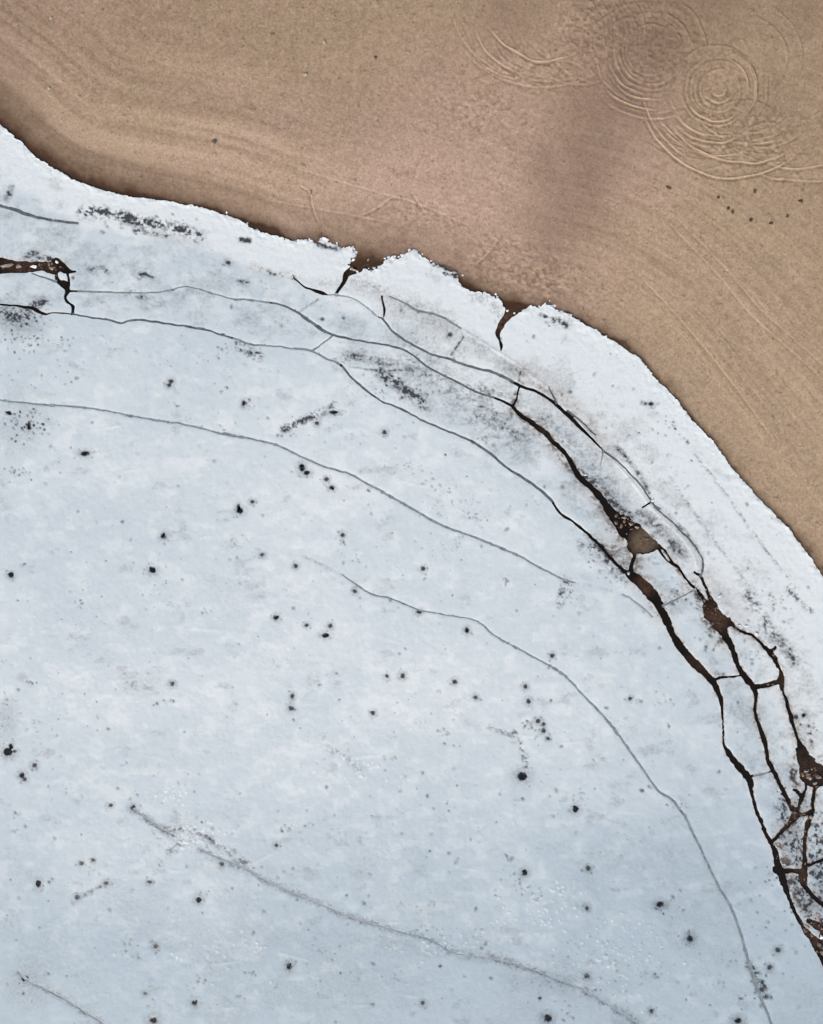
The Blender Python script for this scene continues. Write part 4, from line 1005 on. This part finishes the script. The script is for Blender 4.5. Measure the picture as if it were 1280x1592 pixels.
# ------------------------------------------------------------------ loose chunks of ice, clods and stones
def lump_mesh(seed, flat=1.0, sub=1):
    r = np.random.default_rng(seed)
    import bmesh
    bm = bmesh.new()
    for _ in range(15):
        a = r.uniform(0, 6.283); q = r.uniform(0.45, 1.08)
        h = r.choice([-0.4, -0.4, 0.25, 0.7, 1.0])
        q *= 1.0 if h < 0.3 else 0.72
        bm.verts.new((math.cos(a) * q, math.sin(a) * q, h * r.uniform(0.8, 1.1) * flat))
    hull = bmesh.ops.convex_hull(bm, input=bm.verts)
    bmesh.ops.delete(bm, geom=[g for g in hull['geom_interior'] if isinstance(g, bmesh.types.BMVert)], context='VERTS')
    bmesh.ops.bevel(bm, geom=list(bm.edges), offset=0.07, segments=1, affect='EDGES')
    me = bpy.data.meshes.new('lump'); bm.to_mesh(me); bm.free()
    return me
LUMPS = [lump_mesh(s, 1.0, 2) for s in range(10)]
def lump(name, x, y, rx, ry, h, ang, material, z, label, cat, group=None):
    me = LUMPS[rng.randrange(10)].copy(); me.name = name
    me.materials.append(material)
    o = bpy.data.objects.new(name, me); COL.objects.link(o)
    o.location = (float(wx(x)), float(wy(y)), z); o.rotation_euler = (0, 0, -ang)
    o.scale = (rx * PX, ry * PX, h)
    return tag(o, label, cat, group)
CHUNKS = [  # x, y, rx, ry, height, turn, material, label
 (1120, 926, 6, 2.6, .22, -.5, M_CHUNK, 'bright white upright ice shard above the second brown pool'),
 (910, 738, 3.6, 3, .2, .4, M_CHUNK, 'small white ice chip on the rim of the wide dark crack'),
 (1149, 972, 5, 2.4, .16, .5, M_CHUNK, 'left of the three white ice shards in the crack right of the second brown pool'),
 (1160, 973, 4.4, 2.4, .16, .4, M_CHUNK, 'middle of the three white ice shards in the crack right of the second brown pool'),
 (1176, 985, 5.5, 2.6, .18, .8, M_CHUNK, 'longest and rightmost of the three white ice shards right of the second brown pool'),
 (1015, 778, 4.5, 2.4, .18, -.5, M_CHUNK, 'white ice chip where the outer curved crack meets a short tie crack'),
 (977, 892, 3, 4, .16, .6, M_CHUNK, 'small white ice chip where the lake crack meets the brown gap'),
 (972, 805, 4, 3, .12, .5, M_SLUSH, 'pale stained ice bit at the top of the murky pool'),
 (981, 815, 4.5, 2.4, .1, .8, M_SLUSH, 'pinkish ice bit floating in the upper part of the murky pool'),
 (991, 820, 3.5, 3, .1, .2, M_SLUSH, 'brownish ice bit in the upper right of the murky pool'),
 (1254, 1200, 5, 3.4, .14, .1, M_SLUSH, 'leftmost stained ice lump in the lower edge of the red-brown pool'),
 (1260, 1210, 3.4, 5, .14, .1, M_SLUSH, 'upright stained ice lump second from left in the red-brown pool'),
 (1273, 1208, 6, 4, .16, .5, M_SLUSH, 'largest stained ice lump in the red-brown pool, by the right edge'),
 (1268, 1218, 4, 3.4, .14, .1, M_SLUSH, 'stained ice lump lowest in the red-brown pool'),
 (1262, 1271, 3.5, 4.5, .12, .2, M_SLUSH, 'pinkish ice lump beside the vertical brown crack'),
 (1206, 1313, 4.5, 3.2, .12, -.6, M_SLUSH, 'small pale ice lump in the narrow corner left of the speckled plate'),
 (1272, 1424, 5, 7, .12, -.3, M_SLUSH, 'pinkish ice lump in the brown slush at the lower right edge'),
 (1255, 1441, 6, 4, .1, .6, M_SLUSH, 'grey-brown slush lump at the tip of the mauve plate'),
 (1278, 1458, 4, 5, .16, .1, M_CHUNK, 'white ice lump at the right edge below the brown slush'),
 (1279, 1483, 4, 5, .12, .1, M_SLUSH, 'pinkish ice lump at the right edge in the lowest dark lead'),
 (550, 419, 7, 2.2, .12, .35, M_SLUSH, 'pinkish ice splinter across the mouth of the first shore gap'),
 (573, 404, 2.2, 3.4, .12, .1, M_SLUSH, 'small rusty chip on the wet sand in the first shore gap'),
 (12, 413, 13, 4.2, .1, 0, M_SLUSH, 'long pinkish ice bit inside the rust-brown band at the left edge'),
 (29, 414, 6, 4, .1, .3, M_SLUSH, 'short pinkish ice bit in the rust-brown band, second from the left edge'),
 (53, 414, 8, 3.4, .1, -.1, M_CHUNK, 'pale ice bit in the middle of the rust-brown band'),
 (88, 407, 4, 3, .1, -.1, M_CHUNK, 'small pale ice bit at the top corner of the rust-brown band'),
 (80, 417, 5, 3, .1, .2, M_SLUSH, 'rusty ice bit in the widest part of the rust-brown band'),
 (505, 371, 10, 3.2, .16, .25, M_CHUNK, 'long white ice cake on the ragged edge just left of the first shore gap'),
 (548, 386, 3, 5.5, .16, .2, M_CHUNK, 'upright white ice lump at the corner left of the first shore gap'),
 (475, 374, 6, 3, .14, -.3, M_CHUNK, 'white ice cake at the shore edge left of the long one'),
]
for i, (x, y, rx, ry, h, a, m, t) in enumerate(CHUNKS):
    lump('ice_chunk', x, y, rx, ry, h * 0.7, a, m, -0.03, t, 'ice chunk')
# crumbs along the ragged stretches of the edge, all alike
edge = spline([p for p in SHORE if 340 < p[0] < 915], 2.0)
for i in range(60):
    p = edge[rng.randrange(len(edge))]
    r = rng.uniform(1.5, 4.2) * rng.uniform(0.7, 1)
    x, y = p[0] + rng.uniform(-5, 6), p[1] + rng.uniform(-4.5, 3)
    z = max(float(sample(SAND_Z, x, y)), -0.07)
    lump('ice_crumb', x, y, r * rng.uniform(.8, 1.5), r, rng.uniform(.03, .08), rng.uniform(0, 3), M_CHUNK, z, 'small white ice crumb broken off the ragged edge between ice and sand', 'ice crumb', 'ice crumbs along the ragged shore edge')
V = []; F = []; nv = 0
base_v = [np.array([v.co for v in m.vertices]) for m in LUMPS]
base_f = [[list(p.vertices) for p in m.polygons] for m in LUMPS]
for (x0, y0, sx, sy, n, r) in [(1262, 1205, 14, 12, 46, 2.0), (1238, 1200, 8, 14, 26, 1.6), (1240, 1262, 14, 10, 30, 1.6), (1212, 1325, 7, 14, 26, 1.5), (1246, 1366, 10, 12, 26, 1.6), (1268, 1440, 14, 14, 60, 2.0), (1284, 1475, 12, 16, 30, 2), (978, 812, 14, 10, 46, 1.7), (1000, 840, 18, 10, 30, 1.2),
                               (1112, 960, 10, 14, 30, 1.5), (1100, 930, 6, 16, 26, 1.5), (1150, 978, 16, 5, 24, 1.6), (1040, 866, 7, 10, 16, 1.3), (60, 414, 40, 6, 60, 1.5), (96, 432, 6, 10, 20, 1.4), (1205, 1012, 6, 8, 14, 1.4), (1196, 1066, 14, 4, 16, 1.3), (575, 415, 20, 5, 20, 1.4), (1255, 1330, 4, 50, 30, 1.4), (1226, 1284, 14, 12, 20, 1.4)]:
    for _ in range(int(n * 0.6)):
        x, y = rng.gauss(x0, sx * .7), rng.gauss(y0, sy * .7)
        if sample(phi, x, y) > 1.5 or x > 1335: continue
        k = rng.randrange(10); a = rng.uniform(0, 6.28); q = r * PX * rng.choice([.4, .6, .8, 1.2, 1.9]) * rng.uniform(.7, 1.2)
        b = base_v[k] * np.array([q * rng.uniform(.8, 1.6), q, q * .6])
        c, d_ = math.cos(a), math.sin(a)
        V.append(np.column_stack([b[:, 0] * c - b[:, 1] * d_ + float(wx(x)), b[:, 0] * d_ + b[:, 1] * c + float(wy(y)), b[:, 2] - 0.07]))
        F += [[i + nv for i in f] for f in base_f[k]]; nv += len(b)
M_SLUSH_DK = plain('brown_slush', (0.055, 0.034, 0.022), (0.30, 0.225, 0.175), 5, 0.5)
me = raw_mesh('slush', np.vstack(V), np.concatenate([np.array(f) for f in F]), np.concatenate([[0], np.cumsum([len(f) for f in F])[:-1]]), M_SLUSH_DK, np.zeros(len(F), bool))
o = bpy.data.objects.new('slush', me); COL.objects.link(o)
tag(o, 'brown-stained slush crumbs floating in the open leads and pools', 'slush', kind='stuff')
CLODS = [(1170, 302, 4, 7, 'upright dark clod below the largest tyre ring'), (1240, 317, 6, 4.5, 'dark clod farthest right below the tyre rings'), (1130, 326, 4, 3.5, 'dark clod upper left in the cluster under the tyre rings'), (1136, 332, 5, 3.5, 'dark clod touching its upper left neighbour under the tyre rings'),
 (1164, 345, 5, 3.5, 'dark clod in the middle of the cluster under the tyre rings'), (1195, 350, 5, 3.2, 'lowest dark clod of the cluster under the tyre rings'), (1220, 340, 4, 5, 'slanting dark clod right of the cluster under the tyre rings'), (1114, 310, 3.4, 3, 'small dark clod left of the cluster under the tyre rings'),
 (1038, 295, 6, 2.4, 'flat dark clod on the sand lower left of the tyre rings')]
for x, y, rx, ry, t in CLODS:
    lump('sand_clod', x, y, rx, ry, .12, rng.uniform(-.6, .6), M_CLOD, float(sample(SAND_Z, x, y)) - 0.01, t, 'clod')
STONES = [(334, 221, 6, 4, .16, M_STONE_DK, 'dark stone alone on the sand in the upper left'), (332, 224, 3, 2, .12, M_STONE, 'light chip added as the bright lit side of the dark lone stone, upper left'), (82, 30, 3.6, 4, .1, M_STONE, 'pale stone on the sand near the top left corner'), (77, 138, 5, 3, .1, M_STONE, 'pale stone on the sand above the left shore'),  # the light chip is the dark stone's highlight, added as an object
 (476, 119, 5, 4, .12, M_STONE, 'pale stone on the sand left of the middle top'), (505, 70, 5, 4, .1, M_STONE, 'pale flat stone on the sand, higher than its neighbour left of the middle top'), (483, 300, 3, 5, .08, M_STONE, 'pale scrap of shell on the sand above the shore'), (425, 58, 6, 3, .1, M_STONE_DK, 'brown stone on the sand in a faint diagonal line'),
 (584, 94, 4, 3, .1, M_STONE_DK, 'small brown stone on the sand near the middle top')]
for x, y, rx, ry, h, m, t in STONES:
    lump('beach_stone', x, y, rx, ry, h, rng.uniform(-.5, .5), m, float(sample(SAND_Z, x, y)) - 0.005, t, 'stone')

# grit nobody could count: thousands of pin-head stones pressed in the sand, one object
V = []; F = []; MI = []
tri = np.array([[0, 1, 2], [0, 2, 3], [0, 3, 4], [0, 4, 1]])
xs = nrng.uniform(-55, 1335, 16000); ys = nrng.uniform(-38, 900, 16000)
dd = sample(D_IN, xs, ys); keep = (dd > 6) & (fbm(xs / 70, ys / 60, 233, 3) + nrng.uniform(-.2, .2, len(xs)) > 0.48)
xs, ys = xs[keep], ys[keep]; zs = sample(SAND_Z, xs, ys)
for i, (x, y, z) in enumerate(zip(wx(xs), wy(ys), zs)):
    r = float(nrng.choice([.028, .035, .045, .06], p=[.45, .35, .16, .04])); a = nrng.uniform(0, 6.28)
    b = len(V)
    V.append((x, y, z + r * 0.7))
    for k in range(4):
        q = r * nrng.uniform(.8, 1.5)
        V.append((x + q * math.cos(a + k * 1.571), y + q * math.sin(a + k * 1.571), z - 0.02))
    F.append(tri + b); MI += [0 if nrng.random() < 0.6 else 1] * 4
F = np.vstack(F)
me = raw_mesh('beach_grit', np.array(V), F.ravel(), np.arange(len(F)) * 3, M_STONE_DK, np.zeros(len(F), bool))
me.materials.append(M_STONE); me.polygons.foreach_set('material_index', np.array(MI, np.int32))
grit = bpy.data.objects.new('beach_grit', me); COL.objects.link(grit)
tag(grit, 'fine dark and pale grit scattered over the beach sand', 'grit', kind='stuff')
